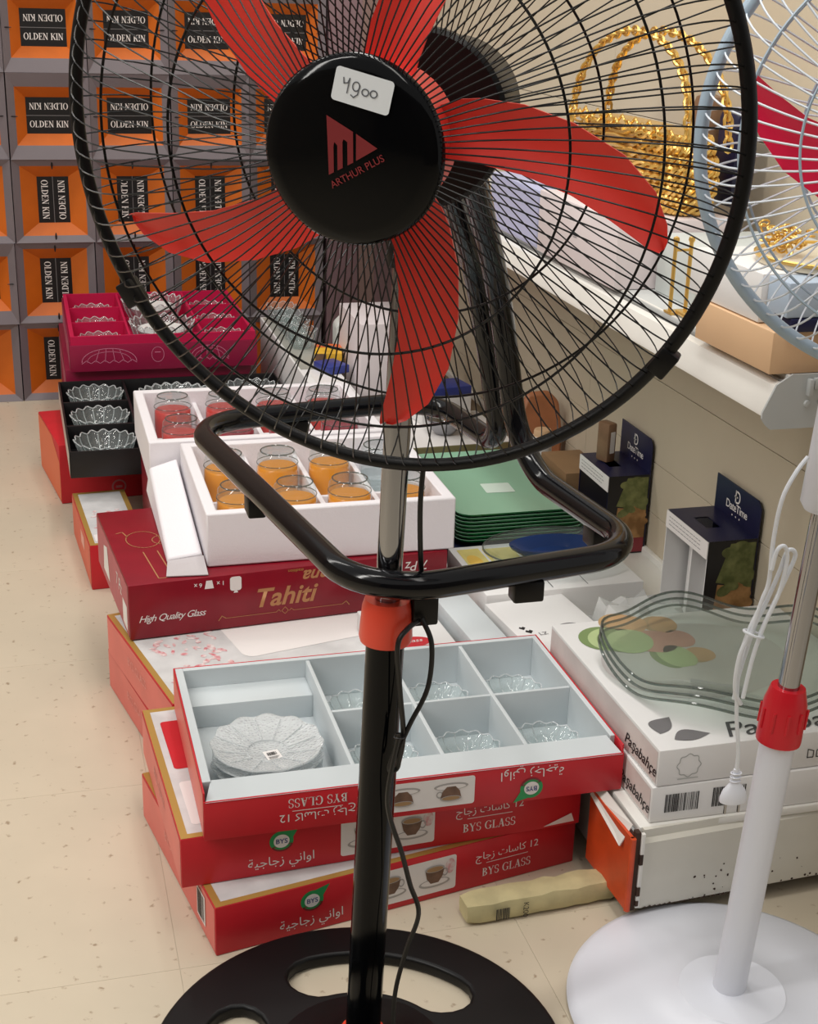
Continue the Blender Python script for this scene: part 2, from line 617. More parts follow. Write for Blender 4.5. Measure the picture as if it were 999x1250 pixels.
WX = 1.165
wall = structure('wall_right')
b = MB().box((WX + 0.012, 1.2, 0.0), (WX + 0.05, 4.6, 2.3))
b.build('backing', mat('wall_backing', (158, 144, 120), 0.8), wall, smooth=0)
zs = [0.15, 0.2365, 0.3395, 0.5015, 0.74, 0.98, 1.22, 1.46, 1.70, 2.2]
ysg = [1.46, 2.728, 4.3]
for a in range(len(zs) - 1):
    for c in range(2):
        g = 0.0007
        b = MB().box((WX, ysg[c] + g, zs[a] + g), (WX + 0.012, ysg[c + 1] - g, zs[a + 1] - g), bev=0.0006)
        b.build('panel', M_WALL, wall, smooth=0)
b = MB().box((WX - 0.012, 1.47, 0.147), (WX, 4.2, 0.163), bev=0.002)
b.build('skirting_strip', M_WHITE_METAL, wall)
back = structure('wall_back')
MB().box((-3.7, 4.56, 0), (3.0, 4.66, 2.6)).build('plaster', mat('back_wall_paint', (150, 128, 116), 0.7), back, smooth=0)

MB().box((-3.7, -2.4, 0), (-3.6, 4.66, 2.6)).build('plaster', mat('unseen_left_wall_tone', (176, 166, 152), 0.7), structure('unseen_wall_left'), smooth=0)  # unseen wall, added for the reflections in chrome and black parts
MB().box((-3.7, -2.5, 0), (3.0, -2.4, 2.6)).build('plaster', mat('unseen_front_wall_tone', (104, 96, 90), 0.7), structure('unseen_wall_front'), smooth=0)  # unseen dark wall, added to deepen the chrome and black reflections

# ------------------------------------------------------------------ low display deck (gondola base) and the shelf on the wall
DX, DY, DZ = 0.742, 1.45, 0.15
deck = thing('display_deck', 'low white shop display deck along the wall with chipped end panel and orange side', 'display deck', (DX, DY, 0))
b = MB().box((0.004, 0.012, DZ - 0.012), (WX - DX - 0.002, 1.71, DZ), bev=0.002)
b.build('deck_shelf', M_WHITE_METAL, deck)
# end panel facing the camera, turned lip along the top
b = MB()
Lx = WX - DX
prof = [(0.0, 0.028), (0.0, 0.132), (0.006, 0.137), (0.006, 0.1495)]
vs_, fs_ = [], []
for x, dy in ((0.008, 0.0), (Lx, 0.022)):
    vs_ += [(x, dy + p[0], p[1]) for p in prof] + [(x, dy + p[0] + 0.008, p[1]) for p in prof[::-1]]
n_ = 8
fs_ = [(i, (i + 1) % n_, n_ + (i + 1) % n_, n_ + i) for i in range(n_)] + [tuple(range(8)), tuple(range(8, 16))]
b.add(vs_, fs_)
b.build('end_panel', M_CHIPPED, deck, smooth=0, label='white end panel with chipped paint')
b = MB()
for k in range(46):
    x = random.uniform(0.09, 0.4)
    z = random.choice([random.uniform(0.03, 0.075), random.uniform(0.045, 0.125), 0.03])
    r = random.uniform(0.0006, 0.0022)
    pl = [(x + r * random.uniform(0.7, 1.3) * math.cos(t * PI / 3), z + r * random.uniform(0.6, 1.5) * math.sin(t * PI / 3)) for t in range(6)]
    b.flat([(px_, 0.022 * (px_ - 0.008) / (Lx - 0.008) - 0.0004, max(pz_, 0.0285)) for px_, pz_ in pl])
for k in range(26):
    x = 0.012 + k * 0.0075
    h = random.uniform(0.001, 0.004)
    b.flat([(x, 0.0006 * k * 0.3 - 0.0006, 0.0285), (x + 0.0075, 0.0006 * k * 0.3 - 0.0006, 0.0285), (x + 0.005, 0.0006 * k * 0.3 - 0.0006, 0.0285 + h)])
b.build('chips', M_RUST, deck, smooth=0)['kind'] = 'stuff'
b = MB().box((-0.006, 0.0, 0.026), (0.001, 0.010, 0.15)).box((0.001, -0.003, 0.05), (0.006, 0.006, 0.064)).box((0.001, -0.003, 0.1), (0.006, 0.006, 0.116)).box((0.001, -0.003, 0.034), (0.005, 0.006, 0.042))
b.build('corner_post', M_RUST, deck, smooth=0, label='rusty corner post')
b = MB().box((0.0015, -0.002, 0.03), (0.0075, 0.004, 0.148), bev=0.001)
b.build('end_flange', M_WHITE_METAL, deck)
b = MB()
b.add([(-0.012, 0.002, 0.027), (-0.012, 0.002, 0.142), (-0.018, 0.13, 0.142), (-0.018, 0.13, 0.027), (-0.007, 0.002, 0.027), (-0.007, 0.002, 0.142), (-0.013, 0.13, 0.142), (-0.013, 0.13, 0.027)],
      [(0, 1, 2, 3), (7, 6, 5, 4), (0, 4, 5, 1), (1, 5, 6, 2), (2, 6, 7, 3), (3, 7, 4, 0)])
b.tube([(-0.0095, 0.001, 0.027), (-0.0095, 0.001, 0.142)], 0.0045, 8)
b.build('side_panel', M_ORANGE_METAL, deck, label='orange painted side panel')
b = MB().box((0.0, 0.012, 0.027), (0.006, 1.71, 0.138))
b.build('kick_board', M_GREYMETAL, deck, smooth=0)
b = MB()
b.add([(-0.0195, 0.022, 0.118), (-0.0215, 0.125, 0.137), (-0.006, 0.125, 0.1522), (-0.004, 0.018, 0.1522), (-0.0175, 0.022, 0.118), (-0.0195, 0.125, 0.137), (-0.006, 0.125, 0.1515), (-0.004, 0.018, 0.1515)],
      [(0, 1, 2, 3), (7, 6, 5, 4), (0, 4, 5, 1), (1, 5, 6, 2), (2, 6, 7, 3), (3, 7, 4, 0)])
b.build('card_flap', M_WHITE_METAL, deck, smooth=0, label='white strip folded over the orange panel')
for (x, y) in ((0.36, 0.35), (0.05, 0.9), (0.36, 0.9), (0.05, 1.66), (0.36, 1.66)):
    MB().box((x - 0.02, y - 0.02, 0.0), (x + 0.02, y + 0.02, 0.14)).build('foot', M_RUST, deck, smooth=0)

SZ = 0.775
shelf = thing('wall_shelf', 'white metal shelf on beige wall with sloped front lip and grey end plate', 'shelf', (0.85, 1.45, 0.70))
L_ = 2.75
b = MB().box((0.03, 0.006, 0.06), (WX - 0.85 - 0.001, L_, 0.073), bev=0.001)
b.build('shelf_board', mat('shelf_shaded_grey', (196, 198, 196), 0.4), shelf)  # board coloured grey for the shade lying on its top
MB().box((0.0235, 0.004, 0.0643), (0.0295, L_, 0.0672)).build('price_channel', mat('channel_grey', (128, 128, 126), 0.4), shelf, smooth=0)
b = MB()
prof = [(0.0, 0.024), (0.0, 0.030), (0.012, 0.062), (0.022, 0.0645), (0.031, 0.0645), (0.031, 0.0735), (0.035, 0.0735), (0.035, 0.06), (0.024, 0.056), (0.016, 0.054), (0.006, 0.026)]
k = len(prof)
b.add([(x, 0.004, z) for x, z in prof] + [(x, L_, z) for x, z in prof], [(i, (i + 1) % k, k + (i + 1) % k, k + i) for i in range(k)] + [tuple(range(k)), tuple(range(k, 2 * k))])
b.build('front_lip', M_WHITE_METAL, shelf, smooth=30, label='sloped white front lip')
b = MB()
poly = [(-0.003, 0.022), (-0.003, 0.030), (0.012, 0.064), (0.032, 0.0765), (0.31, 0.0765), (0.31, 0.008), (0.01, 0.008), (0.003, 0.014)]
k = len(poly)
b.add([(x, 0.0, z) for x, z in poly] + [(x, 0.003, z) for x, z in poly], [tuple(range(k)), tuple(range(2 * k - 1, k - 1, -1))] + [(i, (i + 1) % k, k + (i + 1) % k, k + i) for i in range(k)])
b.box((0.06, -0.006, 0.058), (0.3, 0.0, 0.072), bev=0.001)
b.box((0.052, -0.008, 0.05), (0.058, 0.0, 0.071), bev=0.001)
for (x, z) in ((0.056, 0.039), (0.074, 0.041)):
    b.lathe([(0.0, 0.003), (0.004, 0.0025), (0.005, 0.0)], 10, 0, Matrix.Translation((x, 0.0, z)) @ Matrix.Rotation(PI / 2, 4, 'X'))
b.build('end_plate', M_GREYMETAL, shelf, smooth=30, label='grey end plate')
for y in (0.02, 1.28, 2.6):
    MB().add([(0.04, y, 0.06), (0.313, y, 0.06), (0.313, y, -0.04), (0.04, y + 0.004, 0.06), (0.313, y + 0.004, 0.06), (0.313, y + 0.004, -0.04)],
             [(0, 1, 2), (5, 4, 3), (0, 3, 4, 1), (1, 4, 5, 2), (2, 5, 3, 0)]).build('bracket', M_GREYMETAL, shelf, smooth=0)

# ------------------------------------------------------------------ stacked orange cartons at the back
OBW, OBH, OBD = 0.2255, 0.2365, 0.3


def orange_carton(portrait):
    t = thing('orange_carton', 'x', 'carton', (0, 0, 0))
    W, H = OBW, OBH

    def ring(m, d):
        return [(m, d, m), (W - m, d, m), (W - m, d, H - m), (m, d, H - m)]
    gx, gz = (0.022, 0.019) if portrait else (0.021, 0.038)
    r0 = ring(0.0, 0.0)
    r1 = [(gx, 0.012, gz), (W - gx, 0.012, gz), (W - gx, 0.012, H - gz), (gx, 0.012, H - gz)]
    mx, mz = (0.068, 0.052) if portrait else (0.05, 0.068)
    r2 = [(mx, 0.04, mz), (W - mx, 0.04, mz), (W - mx, 0.04, H - mz), (mx, 0.04, H - mz)]
    b = MB()
    b.add(r0 + r1, [(i, (i + 1) % 4, 4 + (i + 1) % 4, 4 + i) for i in range(4)])
    bk = [(0, OBD, 0), (W, OBD, 0), (W, OBD, H), (0, OBD, H)]
    b.add(r0 + bk, [(i, 4 + i, 4 + (i + 1) % 4, (i + 1) % 4) for i in range(4)] + [(4, 5, 6, 7)])
    b.build('carton', M_GREYBOX, t, smooth=0)
    b = MB().add(r1 + r2, [(i, (i + 1) % 4, 4 + (i + 1) % 4, 4 + i) for i in range(4)])
    b.build('window_flap', M_ORANGEBOX, t, smooth=0, label='orange inner flaps')
    b = MB().flat(r2)
    lb = b.build('black_label', mat('black_label', (20, 19, 21), 0.45), t, smooth=0)
    my = 0.0398
    cx, cz = W / 2, H / 2
    if not portrait:
        serif_text(lb, 'OLDEN KIN', (cx, my, cz - 0.0235), (1, 0, 0), (0, 0, 1), 0.0245, M_WHITE_PRINT)
        serif_text(lb, 'OLDEN KIN', (cx, my, cz + 0.0255), (-1, 0, 0), (0, 0, -1), 0.0245, M_WHITE_PRINT)
        bb = MB().flat([(mx, my, cz - 0.0008), (W - mx, my, cz - 0.0008), (W - mx, my, cz + 0.0008), (mx, my, cz + 0.0008)])
    else:
        serif_text(lb, 'OLDEN KIN', (cx - 0.0235, my, cz), (0, 0, -1), (1, 0, 0), 0.0255, M_WHITE_PRINT)
        serif_text(lb, 'OLDEN KIN', (cx + 0.0235, my, cz), (0, 0, 1), (-1, 0, 0), 0.0255, M_WHITE_PRINT)
        bb = MB().flat([(cx - 0.0008, my, mz), (cx + 0.0008, my, mz), (cx + 0.0008, my, H - mz), (cx - 0.0008, my, H - mz)])
    bb.build('divider_line', M_GREY_PRINT, lb, smooth=0)
    # finger slots in the edge of the flaps
    for q in (0, 1):
        if portrait:
            Mq = Matrix.Translation((cx, 0.006, 0.0155 if q else H - 0.0155)) @ Matrix.Rotation(PI / 2, 4, 'X') @ Matrix.Diagonal((0.45, 2.2, 1, 1))
        else:
            Mq = Matrix.Translation((0.0145 if q else W - 0.0145, 0.006, cz)) @ Matrix.Rotation(PI / 2, 4, 'X') @ Matrix.Diagonal((2.2, 0.3, 1, 1))
        MB().lathe([(0.0, 0.003), (0.006, 0.0)], 12, 0, Mq).build('finger_slot', M_BLACKCARD, t)
    return t


oc_h, oc_v = orange_carton(False), orange_carton(True)
used_h = used_v = False
rown = ['bottom row', 'second row up', 'third row up', 'fourth row up', 'topmost row']
coln = ['leftmost column', 'second column from the left', 'third column from the left', 'fourth column from the left', 'rightmost column']
cols_x = [-0.256, -0.028, 0.2, 0.428, 0.656]
for r in range(5):
    for c in range(5):
        por = (r < 3 and c > 0) or (c == 0 and r in (0, 2))
        lab = 'orange and grey carton with %s label, %s, %s' % ('upright' if por else 'level', rown[r], coln[c])
        loc = (cols_x[c] + random.uniform(-.001, .001) - (0.012 if r < 2 else 0) * 0.4 * (2 - r), 4.2 + random.uniform(-0.006, 0.006), 0.0005 + r * (OBH + 0.0005))
        grp = 'cartons stacked against the back wall'
        src = oc_v if por else oc_h
        if (por and not used_v) or (not por and not used_h):
            src.location = loc
            src['label'] = lab
            src['group'] = grp
            if por:
                used_v = True
            else:
                used_h = True
        else:
            dup(src, loc, 0, lab, grp)

mv = thing('mauve_carton', 'tall plain mauve carton standing to the right of the orange cartons', 'carton', (0.89, 4.2, 0))
MB().box((0, 0, 0), (0.255, 0.3, 1.3), bev=0.003).build('carton', M_MAUVE, mv)
MB().box((0.1, -0.0006, 0.0), (0.15, 0.0002, 1.3)).build('tape_strip', mat('brown_tape', (140, 116, 112), 0.25), mv, smooth=0)


# ------------------------------------------------------------------ red glassware cartons
AR_SHORT = '\ufe94\ufef4\ufe9f\ufe8e\ufe9f\ufeaf \ufef2\ufee7\ufe8d\ufeed\ufe8d'
AR_CUPS = '\ufe9d\ufe8e\ufe9f\ufeaf \ufe95\ufe8e\ufeb3\ufe8e\ufedb 12'


def bys_logo(parent, c, xd, zd, sc=1.0):
    M = frame(c, xd, zd, 0.0005)
    b = MB()
    R_ = 0.0165 * sc
    drop = ell(0, 0, R_, R_ * 0.95, 30, 0, 75, 375) + [(R_ * 1.55, R_ * 1.25)]
    shape(b, drop, M, 0)
    ringshape(b, ell(0, 0, R_ * 1.02, R_ * 0.98, 24, 0, 215, 340), ell(0, 0, R_ * 0.86, R_ * 0.82, 24, 0, 215, 340), M, 2, 0.0002)
    shape(b, ell(0, 0, R_ * 0.66, R_ * 0.62), M, 1, 0.0004)
    lg = b.build('logo', [M_GREEN_PRINT, M_WHITE_PRINT, M_LOGO], parent, smooth=0)
    n = Vector(xd).cross(Vector(zd))
    text(lg, 'BYS', Vector(c) + n * 0.0012, xd, zd, R_ * 0.62, M_BLUE_PRINT, bold=0.01)


def picture_panel(parent, c, xd, zd, w_, h_, n_cups=2):
    M = frame(c, xd, zd, 0.0005)
    b = MB()
    shape(b, rrect(w_, h_, 0.004), M, 0)
    for i in range(n_cups):
        cx = (i + 0.5) / n_cups * w_ - w_ / 2
        u = w_ / n_cups * 0.36
        shape(b, ell(cx, -h_ * 0.2, u, h_ * 0.13), M, 1, 0.0003)
        shape(b, ell(cx, -h_ * 0.18, u * 0.86, h_ * 0.09), M, 0, 0.0005)
        cup = [(cx - u * 0.62, h_ * 0.22), (cx + u * 0.62, h_ * 0.22), (cx + u * 0.5, -h_ * 0.04), (cx + u * 0.25, -h_ * 0.2), (cx - u * 0.25, -h_ * 0.2), (cx - u * 0.5, -h_ * 0.04)]
        shape(b, cup, M, 2, 0.0007)
        shape(b, ell(cx, h_ * 0.22, u * 0.62, h_ * 0.1), M, 1, 0.0009)
        shape(b, ell(cx, h_ * 0.21, u * 0.52, h_ * 0.07), M, 3, 0.0011)
        ringshape(b, ell(cx + u * 0.66, h_ * 0.06, u * 0.2, h_ * 0.12), ell(cx + u * 0.66, h_ * 0.06, u * 0.13, h_ * 0.08), M, 1, 0.0006)
    shape(b, ell(w_ * 0.43, h_ * 0.2, w_ * 0.055, h_ * 0.22), M, 4, 0.0004)
    return b.build('picture_panel', [M_WHITE_PRINT, mat('cup_grey', (176, 172, 170), 0.5), M_BROWN_PRINT, mat('tea_print', (170, 136, 96), 0.5), M_PINK_PRINT], parent, smooth=0)


def top_print(parent, W, D, H, gold=0.011):
    """printed lid: gold border, pale photo field, red caption patch"""
    M = frame((0, 0, H), (1, 0, 0), (0, 1, 0), 0.0004)
    b = MB()
    ringshape(b, [(0.001, 0.001), (W - 0.001, 0.001), (W - 0.001, D - 0.001), (0.001, D - 0.001)], [(gold, gold), (W - gold, gold), (W - gold, D - gold), (gold, D - gold)], M, 0)
    shape(b, [(gold, gold), (W - gold, gold), (W - gold, D - gold), (gold, D - gold)], M, 1)
    return b.build('lid_print', [M_GOLD_PRINT, M_PALE_PRINT], parent, smooth=0), M


def barcode(parent, c, xd, zd, w_, h_, n=22, base=True, name='barcode'):
    M = frame(c, xd, zd, 0.0006)
    b = MB()
    if base:
        shape(b, [(-w_ / 2 - 0.003, -h_ / 2 - 0.003), (w_ / 2 + 0.003, -h_ / 2 - 0.003), (w_ / 2 + 0.003, h_ / 2 + 0.003), (-w_ / 2 - 0.003, h_ / 2 + 0.003)], M, 1)
    rnd = random.Random(5)
    x = -w_ / 2
    step = w_ / n
    for i in range(n):
        ww = step * rnd.choice([0.3, 0.5, 0.75])
        shape(b, [(x, -h_ / 2), (x + ww, -h_ / 2), (x + ww, h_ / 2), (x, h_ / 2)], M, 0, 0.0003)
        x += step
    return b.build(name, [M_DARK_PRINT, M_WHITE_PRINT], parent, smooth=0)


def front_prints(t, W, H, flip, y=0.0):
    xd, zd = ((1, 0, 0), (0, 0, 1)) if not flip else ((-1, 0, 0), (0, 0, -1))

    def at(u, v):   # u along the reading direction, v up in reading frame
        return (u, y, v) if not flip else (W - u, y, H - v)
    bys_logo(t, at(0.135, H * 0.66), xd, zd)
    text(t, AR_SHORT, at(0.135, H * 0.26), xd, zd, 0.019, M_WHITE_PRINT)
    picture_panel(t, at(0.285, H * 0.5), xd, zd, 0.135, H * 0.74, 2)
    text(t, AR_CUPS, at(0.435, H * 0.66), xd, zd, 0.0165, M_WHITE_PRINT)
    b = MB()
    shape(b, [(-0.034, -0.0005), (0.034, -0.0005), (0.034, 0.0005), (-0.034, 0.0005)], frame(at(0.435, H * 0.5), xd, zd, 0.0006))
    b.build('rule_line', M_WHITE_PRINT, t, smooth=0)
    serif_text(t, 'BYS GLASS', at(0.435, H * 0.3), xd, zd, 0.0185, M_WHITE_PRINT)


def red_carton(label, loc, rz, W=0.575, D=0.36, H=0.075, front=True, lid='red', flip=False):
    t = thing('glassware_carton', label, 'carton', loc, rz, 'red glassware cartons')
    MB().box((0, 0, 0), (W, D, H), bev=0.0015).build('carton', M_RED_CARD, t)
    M = frame((-0.0, D / 2, H / 2), (0, -1, 0), (0, 0, 1), 0.0004)
    b = MB()
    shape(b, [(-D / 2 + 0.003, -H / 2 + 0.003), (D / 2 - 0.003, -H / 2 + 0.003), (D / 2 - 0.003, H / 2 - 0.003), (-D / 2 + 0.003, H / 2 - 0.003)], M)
    b.build('side_print', M_LIT_RED_CARD, t, smooth=0, label='red printed side with left light in its colour')
    text(t, 'BYS GLASS', (-0.0004, D * 0.52, H * 0.55), (0, -1, 0), (0, 0, 1), 0.022, mat('pale_red_print', (232, 150, 140), 0.5), bold=0.01)
    if front:
        front_prints(t, W, H, flip)
    lp, M = top_print(t, W, D, H)
    b = MB()
    if lid == 'red':
        shape(b, rrect(0.055, 0.14, 0.006), M @ Matrix.Translation((0.048, 0.245, 0)), 0, 0.0004)
        shape(b, rrect(0.055, 0.11, 0.006), M @ Matrix.Translation((0.048, 0.085, 0)), 1, 0.0004)
    elif lid == 'white':
        shape(b, rrect(W - 0.06, 0.2, 0.01), M @ Matrix.Translation((W / 2, 0.15, 0)), 1, 0.0004)
        shape(b, rrect(0.2, 0.06, 0.01), M @ Matrix.Translation((0.2, 0.12, 0)), 2, 0.0006)
    else:
        for k in range(60):
            x, y = random.uniform(0.03, 0.14), random.uniform(0.06, 0.22)
            shape(b, ell(x, y, random.uniform(.004, .012), random.uniform(.002, .006), 7, random.uniform(0, 3)), M, 2, 0.0004 + k * 2e-6)
        shape(b, rrect(0.05, 0.035, 0.003), M @ Matrix.Translation((0.045, 0.04, 0)), 1, 0.0006)
        shape(b, rrect(0.4, 0.2, 0.02), M @ Matrix.Translation((0.36, 0.2, 0)), 1, 0.0005)
    b.build('caption_patch', [M_RED_CARD, M_WHITE_PRINT, M_PINK_PRINT], lp, smooth=0)
    return t


HA = 0.0755
cA = red_carton('red glassware carton turned aside at the very bottom of the front stack', (0.179, 1.514, 0.0005), 10.2, W=0.548, lid='white')
barcode(cA, (-0.0006, 0.06, 0.04), (0, -1, 0), (0, 0, 1), 0.03, 0.04, 14)
cM = red_carton('red glassware carton in the middle of the front stack, under the open tray', (0.142, 1.565, HA + 0.0012), 3.0, lid='red')
b = MB()
shape(b, [(0.518, 0.004), (0.566, 0.006), (0.561, 0.02)], frame((0, 0, 0), (1, 0, 0), (0, 0, 1), 0.0012))
b.build('torn_corner', M_WHITE_PRINT, cM, smooth=0)
cB2 = red_carton('red glassware carton on the floor, directly behind the front stack', (0.165, 1.955, 0.0005), 11.5, front=False, lid='pink')
cB = red_carton('gold bordered glassware carton under the front edge of the wine red carton', (0.171, 1.934, HA + 0.0012), 12.5, front=False, lid='pink')
ZB = 2 * HA + 0.002


def tray_shell(t, W, D, H, th, mats_out, mat_in, border, cols, rows, floor_z=0.004, name='tray_wall', wallh=None, front_border=None):
    """open tray: outer wall, inner liner with a flat border, floor and dividers. cols/rows = divider positions"""
    fb = front_border or border
    for (a, b_) in (((0, 0), (W, th)), ((0, D - th), (W, D)), ((0, th), (th, D - th)), ((W - th, th), (W, D - th))):
        MB().box((a[0], a[1], 0), (b_[0], b_[1], H), bev=min(th * 0.3, 0.001)).build(name, mats_out, t)
    MB().box((th, th, 0.001), (W - th, D - th, floor_z)).build('tray_floor', mat_in, t, smooth=0)


# --- open tray T on top of the front stack
TW, TD, TH = 0.585, 0.362, 0.07
tr = thing('glassware_tray', 'open red glassware tray with grey-white compartments on top of the front stack', 'tray', (0.172, 1.553, ZB + 0.0005), 0.0)
th = 0.0025
for (nm, a, b_) in (('front_wall', (0, 0), (TW, th)), ('back_wall', (0, TD - th), (TW, TD)), ('side_wall', (0, th), (th, TD - th)), ('side_wall', (TW - th, th), (TW, TD - th))):
    MB().box((a[0], a[1], 0), (b_[0], b_[1], TH - (0.012 if nm == 'front_wall' else 0.0)), bev=0.0006).build(nm, M_RED_CARD, tr)
MB().box((th, th, 0.0005), (TW - th, TD - th, 0.003)).build('tray_floor', M_GREYCARD, tr, smooth=0)
# liner: sloped lip at the front, flat lips elsewhere
b = MB()
b.add([(th, -0.0005, TH - 0.013), (TW - th, -0.0005, TH - 0.013), (TW - 0.014, 0.034, TH - 0.001), (0.014, 0.034, TH - 0.001), (0.014, 0.034, 0.003), (TW - 0.014, 0.034, 0.003)],
      [(0, 1, 2, 3), (3, 2, 5, 4)])
b.box((th, 0.03, 0.003), (0.014, TD - th, TH), bev=0.0008)
b.box((TW - 0.010, 0.03, 0.003), (TW - th, TD - th, TH), bev=0.0008)
b.box((0.014, TD - 0.012, 0.003), (TW - 0.010, TD - th, TH), bev=0.0008)
b.build('liner', M_GREYCARD, tr, smooth=20, label='grey-white card liner')
cx_ = [0.205, 0.331, 0.452]
for x in cx_:
    MB().box((x - 0.003, 0.034, 0.003), (x + 0.003, TD - 0.012, TH - 0.002), bev=0.0008).build('divider', M_GREYCARD, tr)
MB().box((cx_[0] + 0.003, 0.185, 0.003), (TW - 0.010, 0.191, TH - 0.004), bev=0.0008).build('divider', M_GREYCARD, tr)
MB().box((0.014, 0.29, 0.003), (cx_[0] - 0.003, 0.35, 0.04), bev=0.001).build('fold', M_GREYCARD, tr)
front_prints(tr, TW, TH - 0.011, True, 0.0)
M = frame((0.0, TD / 2, TH / 2), (0, -1, 0), (0, 0, 1), 0.0004)
b = MB()
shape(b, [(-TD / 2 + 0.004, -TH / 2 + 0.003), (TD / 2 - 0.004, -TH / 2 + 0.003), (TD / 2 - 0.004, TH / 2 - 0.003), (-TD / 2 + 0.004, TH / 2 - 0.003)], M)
b.build('side_print', M_LIT_RED_CARD, tr, smooth=0)  # tray side coloured pale for the light from the left


def fluted(nf, amp, zamp=0.0, r0=0.02):
    def f(r, z, t):
        q = math.cos(nf * t)
        k_ = max(0.0, (r - r0)) / 0.06
        return r * (1 + amp * q * min(1, k_)), z + zamp * q * min(1, k_) ** 2
    return f


def saucer(label, loc, tilt=0.0):
    t = thing('saucer', label, 'saucer', loc, 0, 'glass saucers in the tray')
    t.rotation_euler = (tilt, 0, 0)
    prof = [(0.0, 0.002), (0.026, 0.002), (0.03, 0.005), (0.045, 0.009), (0.066, 0.014), (0.078, 0.019), (0.079, 0.017), (0.066, 0.011), (0.045, 0.006), (0.03, 0.001), (0.026, 0.0), (0.0, 0.0)]
    MB().lathe(prof, 144, 0, None, fluted(12, 0.018, 0.0016)).build('plate', M_CUTGLASS, t)
    b = MB()
    for k_ in range(12):
        a = 2 * PI * (k_ + 0.5) / 12
        d = Vector((math.cos(a), math.sin(a), 0))
        b.tube([d * 0.03 + Vector((0, 0, 0.0058)), d * 0.05 + Vector((0, 0, 0.0105)), d * 0.07 + Vector((0, 0, 0.0165))], 0.0011, 6)
    b.tube([(0.029 * math.cos(a), 0.029 * math.sin(a), 0.005) for a in [2 * PI * i / 40 for i in range(40)]], 0.0009, 6, True)
    b.build('moulded_ribs', M_CUTGLASS, t)
    return t


sx, sy, sz = 0.172 + 0.108, 1.553 + 0.148, ZB + 0.004
s0 = saucer('cut glass saucer lying under the labelled one in the tray', (sx, sy, sz), 0)
s1 = dup(s0, (sx + 0.001, sy, sz + 0.014), 8, 'cut glass saucer second from top of the pile in the tray')
s2 = dup(s0, (sx, sy + 0.001, sz + 0.028), 20, 'cut glass saucer with a white price label, topmost in the tray')
b = MB()
Ml = frame((0.002, -0.012, 0.0029), (0.98, -0.17, 0), (0.17, 0.98, 0), 0.0004)
shape(b, rrect(0.022, 0.024, 0.001), Ml, 0)
lb = b.build('price_label', M_WHITE_PRINT, s2, smooth=0)
barcode(lb, (0.002, -0.010, 0.0035), (0.98, -0.17, 0), (0.17, 0.98, 0), 0.014, 0.008, 10, False)
MBR = MB()
for i in range(3):
    shape(MBR, [(-0.008, -0.006 - i * 0.0022), (0.008 - i * 0.002, -0.006 - i * 0.0022), (0.008 - i * 0.002, -0.0052 - i * 0.0022), (-0.008, -0.0052 - i * 0.0022)], Ml, 0, 0.0004)
MBR.build('small_print', M_DARK_PRINT, lb, smooth=0)


def bowl(label, loc, r=0.05, h=0.04, nf=12, group=None, m=None, sx_=1.0, name='glass_bowl', body=None):
    t = thing(name, label, 'bowl', loc, 0, group)
    prof = [(0.0, 0.003), (r * 0.5, 0.003), (r * 0.72, h * 0.3), (r * 0.9, h * 0.7), (r, h), (r * 1.02, h * 0.97), (r * 0.94, h * 0.66), (r * 0.76, h * 0.26), (r * 0.55, 0.0), (0.0, 0.0)]
    Ms = Matrix.Diagonal((sx_, 1, 1, 1))

    def f(rr, z, a):
        q = math.cos(nf * a)
        k_ = max(0, z / h)
        return rr * (1 + 0.03 * q * k_), z + 0.055 * h * q * k_ ** 3
    MB().lathe(prof, nf * 8, 0, Ms, f).build('body', body or M_THINGLASS, t)
    n_ = nf * 8
    pts = []
    for i in range(n_):
        a = 2 * PI * i / n_
        rr, z = f(r * 1.005, h, a)
        pts.append((rr * math.cos(a) * sx_, rr * math.sin(a), z))
    MB().tube(pts, r * 0.022, 5, True).build('rim', m or M_CUTGLASS, t)
    b = MB()
    for k_ in range(nf):
        a = 2 * PI * (k_ + 0.5) / nf
        pts = []
        for rr, z in ((r * 0.55, 0.004), (r * 0.78, h * 0.3), (r * 0.93, h * 0.66), (r * 0.98, h * 0.9)):
            pts.append((rr * math.cos(a) * sx_, rr * math.sin(a), z))
        b.tube(pts, r * 0.022, 5)
    b.build('flutes', m or M_CUTGLASS, t)
    return t


cells = [(0.268, 0.11), (0.392, 0.11), (0.513, 0.11), (0.268, 0.265), (0.392, 0.265), (0.513, 0.265)]
cell_n = ['front left small cell', 'front middle cell', 'front right cell', 'back left small cell', 'back middle cell', 'back right cell']
bw0 = None
for (x, y), nm in zip(cells, cell_n):
    lab = 'small cut glass cup sunk in the %s of the open tray' % nm
    loc = (0.172 + x, 1.553 + y, ZB + 0.004)
    if bw0 is None:
        bw0 = bowl(lab, loc, 0.048, 0.024, 14, 'glass cups in the tray', name='glass_cup')
    else:
        dup(bw0, loc, 7, lab)

# ------------------------------------------------------------------ wine red carton and the foam trays on it
TZ = ZB + 0.0015
tw, td_, thh = 0.573, 0.36, 0.1
ta = thing('wine_carton', 'wine red carton with gold lettering under the white foam tray', 'carton', (0.125, 2.167, TZ), 5.0)
MB().box((0, 0, 0), (tw, td_, thh), bev=0.002).build('carton', M_WINE_CARD, ta)
fx, fz = (1, 0, 0), (0, 0, 1)
M_BRONZE = mat('bronze_print', (186, 132, 88), 0.4, metal=0.2)
text(ta, 'Tahiti', (0.268, 0, 0.048), fx, fz, 0.048, M_BRONZE, shear=0.3, bold=0.02)
text(ta, 'High Quality Glass', (0.072, 0, 0.036), fx, fz, 0.0175, M_WHITE_PRINT, shear=0.4, bold=0.012, space=0.88)
text(ta, 'Havana', (0.355, 0, 0.082), (-1, 0, 0), (0, 0, -1), 0.034, M_BRONZE, shear=0.4, bold=0.02)
